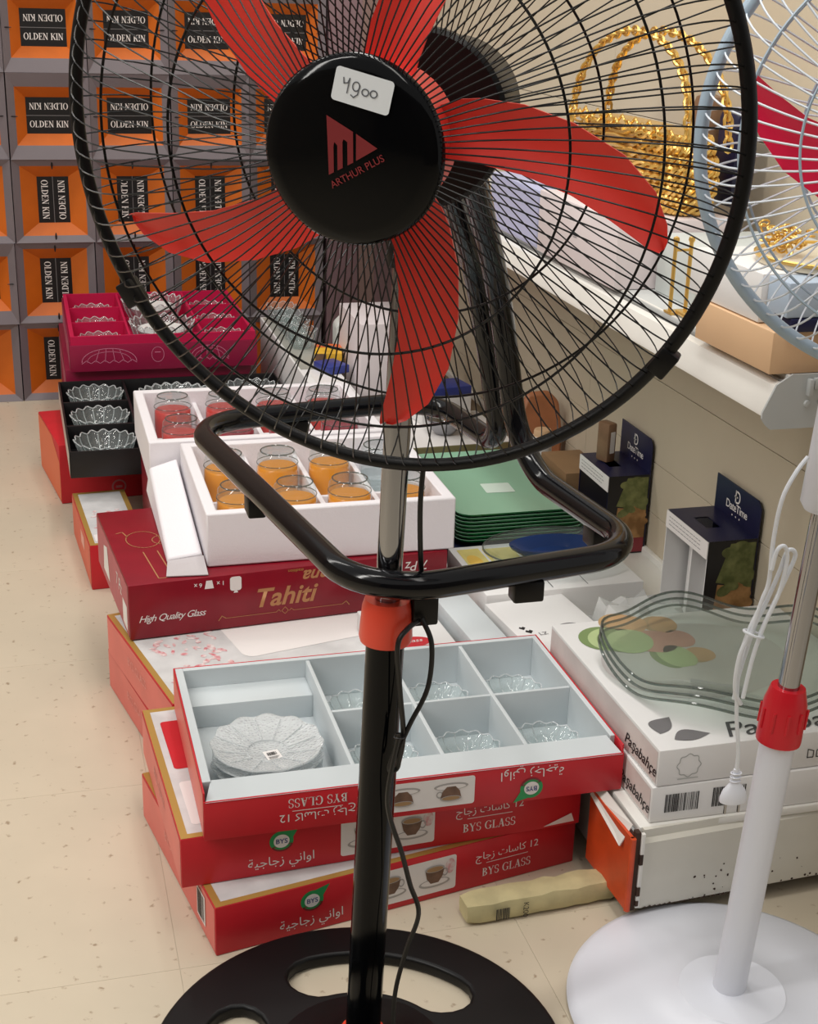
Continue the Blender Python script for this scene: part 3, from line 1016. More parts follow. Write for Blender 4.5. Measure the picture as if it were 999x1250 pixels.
text(ta, 'tradition', (0.29, 0, 0.0945), (-1, 0, 0), (0, 0, -1), 0.008, M_GOLD_PRINT, shear=0.2)
text(ta, '6 x', (0.118, 0, 0.087), (-1, 0, 0), (0, 0, -1), 0.011, M_WHITE_PRINT, bold=0.01)
text(ta, '1 x', (0.157, 0, 0.087), (-1, 0, 0), (0, 0, -1), 0.011, M_WHITE_PRINT, bold=0.01)
text(ta, '7 Pz', (0.515, 0, 0.078), (-1, 0, 0), (0, 0, -1), 0.026, M_WHITE_PRINT, shear=0.2)
Mf = frame((0, 0, 0), fx, fz, 0.0006)
b = MB()
shape(b, [(0.129, 0.079), (0.145, 0.079), (0.142, 0.094), (0.132, 0.094)], Mf)
b.build('pictogram', M_WHITE_PRINT, ta, smooth=0)
b = MB()
shape(b, rrect(0.02, 0.026, 0.005), Mf @ Matrix.Translation((0.183, 0.083, 0)))
shape(b, [(0.179, 0.066), (0.187, 0.066), (0.185, 0.071), (0.181, 0.071)], Mf)
b.build('pictogram', M_WHITE_PRINT, ta, smooth=0)
b = MB()
stroke(b, [(0.165, 0.02), (0.255, 0.02)], 0.0009, Mf)
stroke(b, [(0.285, 0.02), (0.375, 0.02)], 0.0009, Mf)
for s_ in (-1, 1):
    stroke(b, [(0.27, 0.028), (0.27 + s_ * 0.006, 0.021), (0.27, 0.015)], 0.001, Mf)
    stroke(b, [(0.27 + s_ * 0.008, 0.02), (0.27 + s_ * 0.011, 0.024), (0.27 + s_ * 0.016, 0.02)], 0.0009, Mf)
    stroke(b, [(0.27 + s_ * 0.105, 0.02), (0.27 + s_ * 0.112, 0.025), (0.27 + s_ * 0.118, 0.017)], 0.0014, Mf)
b.build('ornament_line', M_BRONZE, ta, smooth=0)
b = MB()
Mt = frame((0, 0, thh), (1, 0, 0), (0, 1, 0), 0.0005)
stroke(b, ell(0.06, 0.2, 0.03, 0.04, 26), 0.0018, Mt, closed=True)
stroke(b, ell(0.095, 0.19, 0.02, 0.022, 20), 0.0018, Mt, closed=True)
stroke(b, [(0.05, 0.14), (0.055, 0.02)], 0.0022, Mt)
stroke(b, [(0.075, 0.14), (0.08, 0.02)], 0.0022, Mt)
stroke(b, [(0.055, 0.018), (0.08, 0.018)], 0.0022, Mt)
stroke(b, [(0.018, 0.24), (0.03, 0.245), (0.035, 0.22)], 0.0022, Mt)
b.build('goblet_outline', M_BRONZE, ta, smooth=0)
b = MB()
Ms = frame((0, td_ / 2, thh / 2), (0, -1, 0), (0, 0, 1), 0.0005)
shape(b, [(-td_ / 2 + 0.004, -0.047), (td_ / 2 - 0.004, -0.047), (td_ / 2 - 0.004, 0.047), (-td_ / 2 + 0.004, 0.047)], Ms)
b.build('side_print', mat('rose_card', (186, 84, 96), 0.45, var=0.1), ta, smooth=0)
text(ta, '7 Pz', (-0.0006, 0.1, 0.064), (0, -1, 0), (0, 0, 1), 0.036, M_WHITE_PRINT, shear=0.2)
b = MB()
shape(b, rrect(0.045, 0.045, 0.002), Ms @ Matrix.Translation((0.14, -0.018, 0)), 0, 0.0004)
shape(b, [(-0.1, -0.03), (-0.03, -0.03), (-0.05, 0.03), (-0.09, 0.02)], Ms, 0, 0.0004)
b.build('side_patch', M_WHITE_PRINT, ta, smooth=0)

FZ = TZ + thh + 0.0012
sup = thing('wine_carton', 'second wine red carton hidden behind, carrying the rear foam tray', 'carton', (0.215, 2.58, 0.0005), 0)
MB().box((0, 0, 0), (0.5, 0.42, FZ - 0.0015), bev=0.002).build('carton', M_WINE_CARD, sup)


def foam_tray(label, loc, W, D, H, ncol, nrow, rz=0):
    t = thing('foam_tray', label, 'tray', loc, rz, 'white foam trays')
    th = 0.02
    b = MB()
    # one moulded body: outer shell with thick walls
    o = [(0, 0), (W, 0), (W, D), (0, D)]
    i_ = [(th, th), (W - th, th), (W - th, D - th), (th, D - th)]
    ib = [(th + 0.004, th + 0.004), (W - th - 0.004, th + 0.004), (W - th - 0.004, D - th - 0.004), (th + 0.004, D - th - 0.004)]
    vs_ = [(x, y, 0) for x, y in o] + [(x, y, H) for x, y in o] + [(x, y, H) for x, y in i_] + [(x, y, 0.012) for x, y in ib]
    fs_ = [(3, 2, 1, 0)] + [(k_, (k_ + 1) % 4, 4 + (k_ + 1) % 4, 4 + k_) for k_ in range(4)] + [(4 + k_, 4 + (k_ + 1) % 4, 8 + (k_ + 1) % 4, 8 + k_) for k_ in range(4)] + \
          [(8 + k_, 8 + (k_ + 1) % 4, 12 + (k_ + 1) % 4, 12 + k_) for k_ in range(4)] + [(12, 13, 14, 15)]
    b.add(vs_, fs_)
    o_ = b.build('foam_body', M_FOAM, t, smooth=20)
    md = o_.modifiers.new('bevel', 'BEVEL')
    md.width = 0.003
    md.segments = 2
    for k_ in range(1, ncol):
        x = th + (W - 2 * th) * k_ / ncol
        MB().box((x - 0.005, th, 0.012), (x + 0.005, D - th, H * 0.72), bev=0.002).build('divider', M_FOAM, t)
    for k_ in range(1, nrow):
        y = th + (D - 2 * th) * k_ / nrow
        MB().box((th, y - 0.005, 0.012), (W - th, y + 0.005, H * 0.45), bev=0.002).build('divider', M_FOAM, t)
    return t


FX, FY, FW, FD, FH = 0.264, 2.218, 0.444, 0.40, 0.098
ft = foam_tray('front white foam tray holding amber tumblers', (FX, FY, FZ), FW, FD, FH, 4, 2)
RX, RY, RW, RD, RH = 0.205, 2.632, 0.48, 0.38, 0.098
rt = foam_tray('rear white foam tray holding red tumblers behind the amber ones', (RX, RY, FZ), RW, RD, RH, 4, 2)
ld = thing('foam_strip', 'loose white foam strip lying left of the front foam tray', 'foam strip', (0.195, 2.25, FZ), 0)
b = MB()
b.add([(0.002, 0, 0), (0.066, 0, 0), (0.066, 0.372, 0), (0.0, 0.372, 0), (0.006, 0, 0.01), (0.064, 0, 0.016), (0.062, 0.372, 0.066), (0.008, 0.372, 0.05)],
      [(3, 2, 1, 0), (4, 5, 6, 7), (0, 1, 5, 4), (1, 2, 6, 5), (2, 3, 7, 6), (3, 0, 4, 7)])
o_ = b.build('strip', M_FOAM, ld, smooth=20)
md = o_.modifiers.new('bevel', 'BEVEL')
md.width = 0.004
md.segments = 2
MB().add([(0.004, -0.002, 0.006), (0.066, -0.004, 0.012), (0.066, -0.066, 0.002), (-0.004, -0.06, 0.002), (0.004, -0.002, 0.0045), (0.066, -0.004, 0.0105), (0.066, -0.066, 0.0005), (-0.004, -0.06, 0.0005)],
         [(0, 1, 2, 3), (7, 6, 5, 4), (0, 4, 5, 1), (1, 5, 6, 2), (2, 6, 7, 3), (3, 7, 4, 0)]).build('grey_wrap_end', mat('grey_wrap', (196, 190, 192), 0.35), ld, smooth=0)


def tumbler(label, loc, mt, group, fill=0.066):
    t = thing('tumbler', label, 'glass', loc, 0, group)
    prof = [(0.041, 0.0), (0.0405, 0.04), (0.0395, 0.078), (0.0375, 0.092), (0.032, 0.099), (0.0, 0.1)]
    inn = [(0.0, 0.076), (0.029, 0.076), (0.035, 0.07), (0.0375, 0.04), (0.0385, 0.0)]
    MB().lathe(prof + inn, 32, 0, None, None, True).build('glass_body', M_GLASS, t)
    MB().lathe([(0.0395, 0.002), (0.039, 0.04), (0.0385, fill), (0.036, fill + 0.003), (0.0, fill + 0.003), (0.0, 0.002)], 32).build('lacquer', mt, t, label='coloured lacquer inside the glass')
    MB().tube([(0.032 * math.cos(a), 0.032 * math.sin(a), 0.099) for a in [2 * PI * i / 28 for i in range(28)]], 0.0014, 5, True).build('foot_ring', M_PLATTER_RIM, t)
    MB().tube([(0.0395 * math.cos(a), 0.0395 * math.sin(a), 0.076) for a in [2 * PI * i / 28 for i in range(28)]], 0.0009, 5, True).build('shoulder_ring', M_PLATTER_RIM, t)
    return t


cn = ['first', 'second', 'third', 'fourth']
a0 = r0_ = None
for r in range(2):
    for c in range(4):
        x = 0.02 + (FW - 0.04) * (c + 0.5) / 4
        y = 0.02 + (FD - 0.04) * (r + 0.5) / 2 - 0.01
        lab = 'amber tumbler in the front foam tray, %s row, %s from the left' % ('front' if r == 0 else 'back', cn[c])
        loc = (FX + x, FY + y, FZ + 0.013)
        if r == 1 and c == 3:
            tc_ = tumbler('clear empty tumbler in the back right cell of the front foam tray', loc, M_GLASS, 'tumblers in the foam trays', 0.01)
            continue
        if a0 is None:
            a0 = tumbler(lab, loc, M_AMBER, 'tumblers in the foam trays')
        else:
            dup(a0, loc, 0, lab)
for r in range(2):
    for c in range(4):
        x = 0.02 + (RW - 0.04) * (c + 0.5) / 4
        y = 0.02 + (RD - 0.04) * (r + 0.5) / 2
        lab = '%s tumbler in the rear foam tray, %s row, %s from the left' % ('red' if c < 1 or r == 1 else 'wine red', 'front' if r == 0 else 'back', cn[c])
        loc = (RX + x, RY + y, FZ + 0.013)
        if c < 1 or r == 1:
            if r0_ is None:
                r0_ = tumbler(lab, loc, M_AMBER_RED, 'tumblers in the foam trays', 0.066)
            else:
                dup(r0_, loc, 0, lab)
        else:
            tumbler(lab, loc, M_WINE_LACQ, 'tumblers in the foam trays', 0.066)

# ------------------------------------------------------------------ left side: gold edged carton, far red carton, black tray, magenta trays
cC = thing('photo_carton', 'gold edged carton with pale photo lid between wine carton and black tray', 'carton', (0.085, 2.745, 0.0005), 4.0)
MB().box((0, 0, 0), (0.118, 0.33, 0.099), bev=0.0015).build('carton', M_RED_CARD, cC)
b = MB()
Ms = frame((0, 0.165, 0.0495), (0, -1, 0), (0, 0, 1), 0.0005)
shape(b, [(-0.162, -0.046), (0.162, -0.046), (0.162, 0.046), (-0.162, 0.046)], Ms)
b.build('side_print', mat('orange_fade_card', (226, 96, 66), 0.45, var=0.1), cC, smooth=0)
b = MB()
shape(b, rrect(0.06, 0.03, 0.003), Ms @ Matrix.Translation((0.03, 0.012, 0)), 0, 0.0004)
b.build('side_patch', mat('salmon_patch', (240, 176, 160), 0.5), cC, smooth=0)
lp, M = top_print(cC, 0.118, 0.33, 0.099, 0.012)
b = MB()
for k_ in range(50):
    x, y = random.uniform(0.03, 0.09), random.uniform(0.08, 0.2)
    shape(b, ell(x, y, random.uniform(.004, .012), random.uniform(.002, .006), 7, random.uniform(0, 3)), M, 0, 0.0004 + k_ * 2e-6)
shape(b, rrect(0.05, 0.04, 0.003), M @ Matrix.Translation((0.04, 0.04, 0)), 1, 0.0006)
b.build('caption_patch', [M_PINK_PRINT, M_WHITE_PRINT], lp, smooth=0)

cD = thing('red_carton', 'plain red carton on the floor under the black bowl tray', 'carton', (0.042, 3.28, 0.0005), 8.0)
MB().box((0, 0, 0), (0.55, 0.3, 0.149), bev=0.002).build('carton', M_RED_CARD, cD)
b = MB()
Ms = frame((0, 0.15, 0.075), (0, -1, 0), (0, 0, 1), 0.0005)
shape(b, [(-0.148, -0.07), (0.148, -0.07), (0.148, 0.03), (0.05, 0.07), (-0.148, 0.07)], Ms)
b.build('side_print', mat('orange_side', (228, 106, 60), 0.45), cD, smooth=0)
b = MB()
shape(b, ell(0.14, 0.03, 0.018, 0.018), frame((0, 0, 0), (1, 0, 0), (0, 0, 1), 0.0006))
shape(b, ell(0.14, 0.03, 0.014, 0.014), frame((0, 0, 0), (1, 0, 0), (0, 0, 1), 0.0009), 1)
shape(b, rrect(0.016, 0.006, 0.002), frame((0.14, 0, 0.03), (1, 0, 0), (0, 0, 1), 0.0012), 0)
b.build('round_emblem', [mat('grey_rose_print', (190, 120, 124), 0.5), M_RED_CARD], cD, smooth=0)

BZ = 0.151
BW, BD, BH = 0.57, 0.595, 0.062
bt = thing('black_tray', 'open black card tray with cut glass bowls behind the foam trays', 'tray', (0.061, 3.03, BZ), 0.5)
for (nm, a, b_) in (('front_wall', (0, 0), (BW, 0.004)), ('back_wall', (0, BD - 0.004), (BW, BD)), ('side_wall', (0, 0.004), (0.004, BD - 0.004)), ('side_wall', (BW - 0.004, 0.004), (BW, BD - 0.004))):
    MB().box((a[0], a[1], 0), (b_[0], b_[1], BH), bev=0.0008).build(nm, M_BLACKCARD, bt)
MB().box((0.004, 0.004, 0.0005), (BW - 0.004, BD - 0.004, 0.004)).build('tray_floor', M_BLACKCARD, bt, smooth=0)
bc = [0.165, 0.40]
br_ = [0.205, 0.405]
for x in bc:
    MB().box((x - 0.003, 0.004, 0.004), (x + 0.003, BD - 0.004, BH - 0.002), bev=0.0008).build('divider', M_BLACKCARD, bt)
for y in br_:
    MB().box((0.004, y - 0.003, 0.004), (bc[0] - 0.003, y + 0.003, BH - 0.002), bev=0.0008).build('divider', M_BLACKCARD, bt)
    MB().box((bc[1] + 0.003, y - 0.003, 0.004), (BW - 0.004, y + 0.003, BH - 0.002), bev=0.0008).build('divider', M_BLACKCARD, bt)
b = MB()
shape(b, [(-0.3, -0.028), (0.3, -0.028), (0.3, 0.028), (-0.3, 0.028)], frame((0, BD / 2, 0.031), (0, -1, 0), (0, 0, 1), 0.0008))
b.build('side_print', mat('pale_side', (206, 196, 186), 0.5, var=0.2, vscale=16), bt, smooth=0, label='pale printed side')
g0 = None
nmz = ['front', 'middle', 'back']
for k_, y in enumerate((0.105, 0.305, 0.505)):
    for c, x in enumerate((0.084, 0.486)):
        lab = 'cut glass bowl in the %s cell of the %s column of the black tray' % (nmz[k_], ['left', 'right'][c])
        loc = (0.061 + x, 3.03 + y, BZ + 0.0045)
        if g0 is None:
            g0 = bowl(lab, loc, 0.069, 0.05, 16, 'cut glass bowls in the black tray')
        else:
            dup(g0, loc, 0, lab)
bowl('large cut glass bowl in the middle column of the black tray, nearer one', (0.061 + 0.283, 3.03 + 0.17, BZ + 0.0045), 0.099, 0.05, 22, 'cut glass bowls in the black tray')
bowl('large cut glass bowl in the middle column of the black tray, farther one', (0.061 + 0.283, 3.03 + 0.46, BZ + 0.0045), 0.099, 0.05, 22, 'cut glass bowls in the black tray')

MGW, MGD, MGH = 0.487, 0.545, 0.092
base = thing('plum_carton', 'closed plum carton at the bottom of the magenta stack', 'carton', (0.075, 3.655, 0.0005), 0)
MB().box((0, 0, 0), (MGW, MGD - 0.02, 0.148), bev=0.002).build('carton', M_MAGENTA_D, base)


def dome_outline(parent, cx, cz, w_, h_):
    b = MB()
    Mf_ = frame((cx, 0, cz), (1, 0, 0), (0, 0, 1), 0.0006)
    stroke(b, [(w_ * math.cos(a), h_ * math.sin(a)) for a in [PI * i / 16 for i in range(17)]], 0.0016, Mf_)
    stroke(b, [(w_ * 0.8 * math.cos(a), h_ * 0.75 * math.sin(a)) for a in [PI * i / 16 for i in range(17)]], 0.0012, Mf_)
    stroke(b, [(-w_ + 2 * w_ * i / 12, (0.004 if i % 2 else -0.004)) for i in range(13)], 0.0014, Mf_)
    for q in (-0.5, -0.15, 0.2, 0.55):
        stroke(b, [(w_ * q * 0.7, h_ * 0.95 * math.sqrt(1 - (q * 0.7) ** 2)), (w_ * q, 0)], 0.0012, Mf_)
    b.build('bowl_outline', mat('rose_line', (214, 130, 160), 0.5), parent, smooth=0)


def magenta_box(label, loc, openbox):
    t = thing('magenta_tray', label, 'tray', loc, 0, 'magenta glassware boxes')
    if openbox:
        for (nm, a, b_) in (('front_wall', (0, 0), (MGW, 0.004)), ('back_wall', (0, MGD - 0.004), (MGW, MGD)), ('side_wall', (0, 0.004), (0.004, MGD - 0.004)), ('side_wall', (MGW - 0.004, 0.004), (MGW, MGD - 0.004))):
            MB().box((a[0], a[1], 0), (b_[0], b_[1], MGH - (0.022 if nm == 'front_wall' else 0.012)), bev=0.0008).build(nm, M_MAGENTA_D, t)
        b = MB()
        b.box((0.004, 0.004, 0.002), (0.014, MGD - 0.004, MGH)).box((MGW - 0.014, 0.004, 0.002), (MGW - 0.004, MGD - 0.004, MGH)).box((0.014, 0.004, 0.002), (MGW - 0.014, 0.012, MGH)).box((0.014, MGD - 0.012, 0.002), (MGW - 0.014, MGD - 0.004, MGH))
        b.build('liner', M_MAGENTA, t, smooth=0)
        MB().box((0.014, 0.012, 0.001), (MGW - 0.014, MGD - 0.012, 0.02)).build('tray_floor', M_MAGENTA, t, smooth=0)
        for x in (MGW * 0.32, MGW * 0.71):
            MB().box((x - 0.003, 0.012, 0.02), (x + 0.003, MGD - 0.012, MGH - 0.003)).build('divider', M_MAGENTA, t, smooth=0)
        for y in (0.185, 0.365):
            MB().box((0.014, y - 0.003, 0.02), (MGW * 0.32 - 0.003, y + 0.003, MGH - 0.004)).build('divider', M_MAGENTA, t, smooth=0)
            MB().box((MGW * 0.71 + 0.003, y - 0.003, 0.02), (MGW - 0.014, y + 0.003, MGH - 0.004)).build('divider', M_MAGENTA, t, smooth=0)
    else:
        MB().box((0, 0, 0), (MGW, MGD, MGH), bev=0.0012).build('carton', M_MAGENTA_D, t)
    dome_outline(t, 0.1, 0.025, 0.07, 0.035)
    dome_outline(t, 0.36, 0.025, 0.05, 0.035)
    b = MB()
    stroke(b, ell(0.225, 0.04, 0.016, 0.02, 20), 0.0014, frame((0, 0, 0), (1, 0, 0), (0, 0, 1), 0.0006), closed=True)
    stroke(b, [(0.218, 0.046), (0.232, 0.046)], 0.002, frame((0, 0, 0), (1, 0, 0), (0, 0, 1), 0.0006))
    b.build('round_emblem', mat('rose_line', (214, 130, 160), 0.5), t, smooth=0)
    b = MB()
    shape(b, [(-0.265, -0.036), (0.265, -0.036), (0.265, 0.03), (-0.265, 0.03)], frame((0, MGD / 2, 0.042), (0, -1, 0), (0, 0, 1), 0.0006))
    b.build('side_print', mat('pale_plum_print', (186, 90, 116), 0.5, var=0.35, vscale=24), t, smooth=0, label='faded printed side')  # mottled plum, paler than the carton body
    return t


magenta_box('closed magenta glassware box directly under the open magenta tray', (0.076, 3.63, 0.15), False)
magenta_box('open magenta tray with six cells on top of the far left stack', (0.088, 3.60, 0.2435), True)
mb0 = None
for k_, y in enumerate((0.1, 0.275, 0.45)):
    for c, x in enumerate((0.082, 0.412)):
        lab = 'fluted glass bowl in the %s cell on the %s of the magenta tray' % (nmz[k_], ['left', 'right'][c])
        loc = (0.088 + x, 3.6 + y, 0.2435 + 0.0205)
        if mb0 is None:
            mb0 = bowl(lab, loc, 0.052, 0.048, 12, 'fluted bowls in the magenta tray')
        else:
            dup(mb0, loc, 0, lab)
for k_, y in enumerate((0.14, 0.42)):
    t = bowl('large clear glass dish in the centre of the magenta tray, %s one' % ['nearer', 'farther'][k_], (0.088 + MGW * 0.515, 3.6 + y, 0.2435 + 0.0205), 0.085, 0.074, 18, 'large dishes in the magenta tray', M_CUTGLASS, 1.0)
    MB().lathe([(0.0, 0.058), (0.062, 0.058), (0.066, 0.054), (0.05, 0.03), (0.0, 0.03)], 32).build('paper_insert', M_WHITECARD, t)


# ------------------------------------------------------------------ clutter behind the foam trays
def plain_box(name, label, cat, loc, dims, m, rz=0, group=None, bev=0.0015):
    t = thing(name, label, cat, loc, rz, group)
    MB().box((0, 0, 0), dims, bev=bev).build('carton', m, t)
    return t


q = plain_box('white_carton', 'low white carton with grey lid carrying clear glass, right of the magenta tray', 'carton', (0.642, 3.06, 0.0005), (0.098, 0.9, 0.29), M_WHITECARD, 0)
b = MB()
shape(b, [(0.005, 0.3), (0.093, 0.3), (0.093, 0.89), (0.005, 0.89)], frame((0, 0, 0.29), (1, 0, 0), (0, 1, 0), 0.0005), 0)
shape(b, [(0.02, 0.008), (0.093, 0.008), (0.093, 0.29), (0.02, 0.29)], frame((0, 0, 0.29), (1, 0, 0), (0, 1, 0), 0.0005), 1)
b.build('lid_print', [mat('grey_lid', (176, 176, 168), 0.4, var=0.12, vscale=12), M_WHITE_PRINT], q, smooth=0)
for i, (x, y) in enumerate(((0.69, 3.58), (0.69, 3.68), (0.69, 3.78), (0.69, 3.88))):
    bowl('clear glass bowl on the low white carton, %s' % ['nearest the magenta tray', 'second along', 'farthest back', 'beside the white pouch'][i], (x, y, 0.292), 0.042, 0.05, 10, 'glass bowls on the white carton')
q = plain_box('yellow_packet', 'small yellow and orange packet lying on the low white carton', 'packet', (0.69, 3.40, 0.292), (0.07, 0.1, 0.03), mat('packet_yellow', (236, 186, 60), 0.4, var=0.25, vscale=30), -12)
b = MB()
shape(b, [(0.0, 0.06), (0.07, 0.06), (0.07, 0.098), (0.0, 0.098)], frame((0, 0, 0.03), (1, 0, 0), (0, 1, 0), 0.0005))
shape(b, [(0.002, 0.002), (0.03, 0.002), (0.03, 0.028), (0.002, 0.028)], frame((0, 0, 0), (1, 0, 0), (0, 0, 1), 0.0005), 1)
b.build('print', [mat('orange_print', (222, 110, 60), 0.5), M_BROWN_PRINT], q, smooth=0)
plain_box('blue_packet', 'dark blue packet lying in front of the yellow packet', 'packet', (0.705, 3.29, 0.292), (0.06, 0.075, 0.02), M_BLUE, 20)
q = plain_box('white_carton', 'tall pinkish white carton behind the chrome pole', 'carton', (0.772, 3.235, 0.0005), (0.2, 0.25, 0.43), M_PINKWHITE, 0)
b = MB()
for i in range(3):
    stroke(b, [(0.11, 0.31 + i * 0.02), (0.15 - i * 0.008, 0.31 + i * 0.02)], 0.004, frame((0, 0, 0), (1, 0, 0), (0, 0, 1), 0.0006))
b.build('small_print', M_GREY_PRINT, q, smooth=0)
pb = thing('white_pouch', 'rounded white pouch standing behind the tall white carton', 'pouch', (0.885, 3.60, 0.0))
b = MB()
pr_ = [(-0.1, 0.0), (0.1, 0.0), (0.1, 0.35), (0.08, 0.375), (0.0, 0.385), (-0.08, 0.375), (-0.1, 0.35)]
b.add([(x, -0.03 + 0.012 * (z > 0.36), z) for x, z in pr_] + [(x, 0.03 - 0.012 * (z > 0.36), z) for x, z in pr_],
      [tuple(range(7)), tuple(range(13, 6, -1))] + [(i, (i + 1) % 7, 7 + (i + 1) % 7, 7 + i) for i in range(7)])
o_ = b.build('pouch', mat('pouch_white', (214, 218, 214), 0.4, bump=0.4, bscale=14), pb, smooth=20)
md = o_.modifiers.new('bevel', 'BEVEL')
md.width = 0.008
md.segments = 2

q = plain_box('olive_carton', 'low olive carton on the deck just behind the green plates', 'carton', (0.76, 2.88, DZ + 0.0005), (0.3, 0.26, 0.075), M_OLIVE, 2)
b = MB()
shape(b, [(0.003, 0.003), (0.297, 0.003), (0.297, 0.257), (0.003, 0.257)], frame((0, 0, 0.075), (1, 0, 0), (0, 1, 0), 0.0005))
b.build('lid_print', M_WHITE_PRINT, q, smooth=0)
OT = DZ + 0.077
mbw = thing('metal_bowl', 'shiny steel bowl standing on the olive carton', 'bowl', (0.915, 2.98, OT))
MB().lathe([(0.0, 0.0), (0.022, 0.0), (0.034, 0.014), (0.042, 0.034), (0.045, 0.036), (0.043, 0.032), (0.034, 0.012), (0.02, 0.004), (0.0, 0.004)], 32).build('body', M_CHROME, mbw)
MB().tube([(0.045 * math.cos(a), 0.045 * math.sin(a), 0.036) for a in [2 * PI * i / 32 for i in range(32)]], 0.0022, 6, True).build('rolled_rim', M_CHROME, mbw)
q = plain_box('white_box', 'small white box with blue flap behind the steel bowl', 'box', (0.88, 3.05, OT), (0.13, 0.08, 0.06), M_WHITECARD, 10)
MB().box((0, 0.0, 0.0605), (0.13, 0.08, 0.085), bev=0.002).build('blue_lid', M_BLUE, q)
pk = thing('orange_pouch', 'orange brown pouch leaning on the wall behind the tubes', 'pouch', (1.10, 2.86, DZ + 0.0005), -8)
b = MB()
pr_ = [(-0.05, 0.0), (0.05, 0.0), (0.055, 0.1), (0.045, 0.18), (0.02, 0.205), (-0.03, 0.2), (-0.052, 0.12)]
b.add([(x, -0.025 + 0.015 * (z > 0.15), z) for x, z in pr_] + [(x, 0.025 - 0.015 * (z > 0.15), z) for x, z in pr_],
      [tuple(range(7)), tuple(range(13, 6, -1))] + [(i, (i + 1) % 7, 7 + (i + 1) % 7, 7 + i) for i in range(7)])
o_ = b.build('pouch', mat('pouch_orange', (188, 122, 84), 0.45, var=0.25, vscale=16), pk, smooth=20)
md = o_.modifiers.new('bevel', 'BEVEL')
md.width = 0.008
md.segments = 2
wb = thing('white_jar', 'small white jar in front of the orange brown pouch', 'jar', (1.075, 2.76, DZ + 0.0005))
MB().lathe([(0.0, 0.0), (0.02, 0.0), (0.022, 0.005), (0.022, 0.13), (0.0, 0.13)], 20).build('body', M_WHITECARD, wb)
MB().lathe([(0.0, 0.145), (0.018, 0.145), (0.02, 0.141), (0.02, 0.13)], 20).build('lid', M_TAN, wb)
plain_box('brown_box', 'small brown box between the green plates and the dark display box', 'box', (1.055, 2.56, DZ + 0.0005), (0.09, 0.15, 0.11), M_KRAFT, 0)
plain_box('blue_box', 'flat blue box beside the dark display box', 'box', (1.012, 2.42, DZ + 0.0005), (0.045, 0.14, 0.075), M_BLUE, 0)

# ------------------------------------------------------------------ green plates
plain_box('dark_box', 'dark blue carton under the green glass plates', 'box', (0.752, 2.345, DZ + 0.0005), (0.26, 0.38, 0.05), M_NAVY, 0)
gp0 = None
GZ = DZ + 0.051
ords = ['bottom', 'second', 'third', 'fourth', 'fifth', 'sixth', 'seventh']
for i in range(8):
    lab = 'square green glass plate with a white label, topmost of the green pile' if i == 7 else 'square green glass plate, %s from below in the green pile' % ords[i]
    loc = (0.887 + random.uniform(-.0008, .0008), 2.53 + random.uniform(-.0008, .0008), GZ + 0.0075 * i)
    if gp0 is None:
        gp0 = thing('glass_plate', lab, 'plate', loc, 0, 'green glass plates')
        b = MB()
        secs = [(0.2, 0.28, 0.03, 0.0), (0.25, 0.355, 0.03, 0.0055), (0.262, 0.372, 0.03, 0.0125), (0.264, 0.374, 0.03, 0.0155), (0.261, 0.371, 0.03, 0.0157), (0.25, 0.357, 0.03, 0.0088), (0.206, 0.29, 0.03, 0.0042)]
        rings = [rrect(w_, h_, r, 4) for w_, h_, r, z in secs]
        n_ = len(rings[0])
        vs_ = []
        for (w_, h_, r, z), rg in zip(secs, rings):
            vs_ += [(x, y, z) for x, y in rg]
        fs_ = []
        ms_ = []
        for k_ in range(len(secs) - 1):
            for j in range(n_):
                fs_.append((k_ * n_ + j, k_ * n_ + (j + 1) % n_, (k_ + 1) * n_ + (j + 1) % n_, (k_ + 1) * n_ + j))
                ms_.append(1 if k_ < 3 else 0)
        fs_ += [tuple(range(n_))[::-1], tuple(range((len(secs) - 1) * n_, len(secs) * n_))]
        ms_ += [1, 0]
        b.add(vs_, fs_)
        b.m = ms_
        b.build('plate', [M_GREENGLASS, M_GREENEDGE], gp0, smooth=30)
    else:
        g = dup(gp0, loc, random.uniform(-.2, .2), lab)
b = MB()
shape(b, rrect(0.06, 0.055, 0.003), frame((0.0, -0.02, 0.0042), (1, -0.05, 0), (0.05, 1, 0), 0.0006))
b.build('paper_label', mat('pale_label', (206, 222, 210), 0.5), g, smooth=0)

# ------------------------------------------------------------------ small cartons between wine carton and the deck, yellow print boxes, bowl
q = plain_box('white_carton', 'white carton with a red oval emblem behind the fan pole', 'carton', (0.52, 1.945, ZB + 0.0005), (0.125, 0.19, 0.035), M_WHITECARD, 3)
b = MB()
Mt = frame((0.055, 0.05, 0.035), (1, 0, 0), (0, 1, 0), 0.0006)
shape(b, ell(0, 0, 0.032, 0.018), Mt)
b.build('red_emblem', M_RED_CARD, q, smooth=0)
text(q, 'Glass', (0.055, 0.052, 0.0356), (1, 0, 0), (0, 1, 0), 0.016, M_WHITE_PRINT, shear=0.3)
q = plain_box('white_carton', 'narrow plain white carton beside the red emblem carton', 'carton', (0.665, 1.94, ZB + 0.0005), (0.062, 0.2, 0.045), M_GREYCARD, 4)
q = plain_box('white_carton', 'white carton with grey heart marks in front of the yellow boxes', 'carton', (0.75, 1.885, DZ + 0.0005), (0.15, 0.21, 0.05), M_WHITECARD, 6)
b = MB()
Mt = frame((0, 0, 0.05), (1, 0, 0), (0, 1, 0), 0.0006)
for (x, y, r) in ((0.02, 0.1, 0.006), (0.026, 0.085, 0.007)):
    shape(b, [(x - r, y), (x - r * 0.5, y + r * 0.8), (x, y + r * 0.3), (x + r * 0.5, y + r * 0.8), (x + r, y), (x, y - r * 1.2)], Mt)
shape(b, ell(0.1, 0.08, 0.022, 0.016), Mt, 1)
b.build('lid_print', [M_DARK_PRINT, M_GREY_PRINT], q, smooth=0)
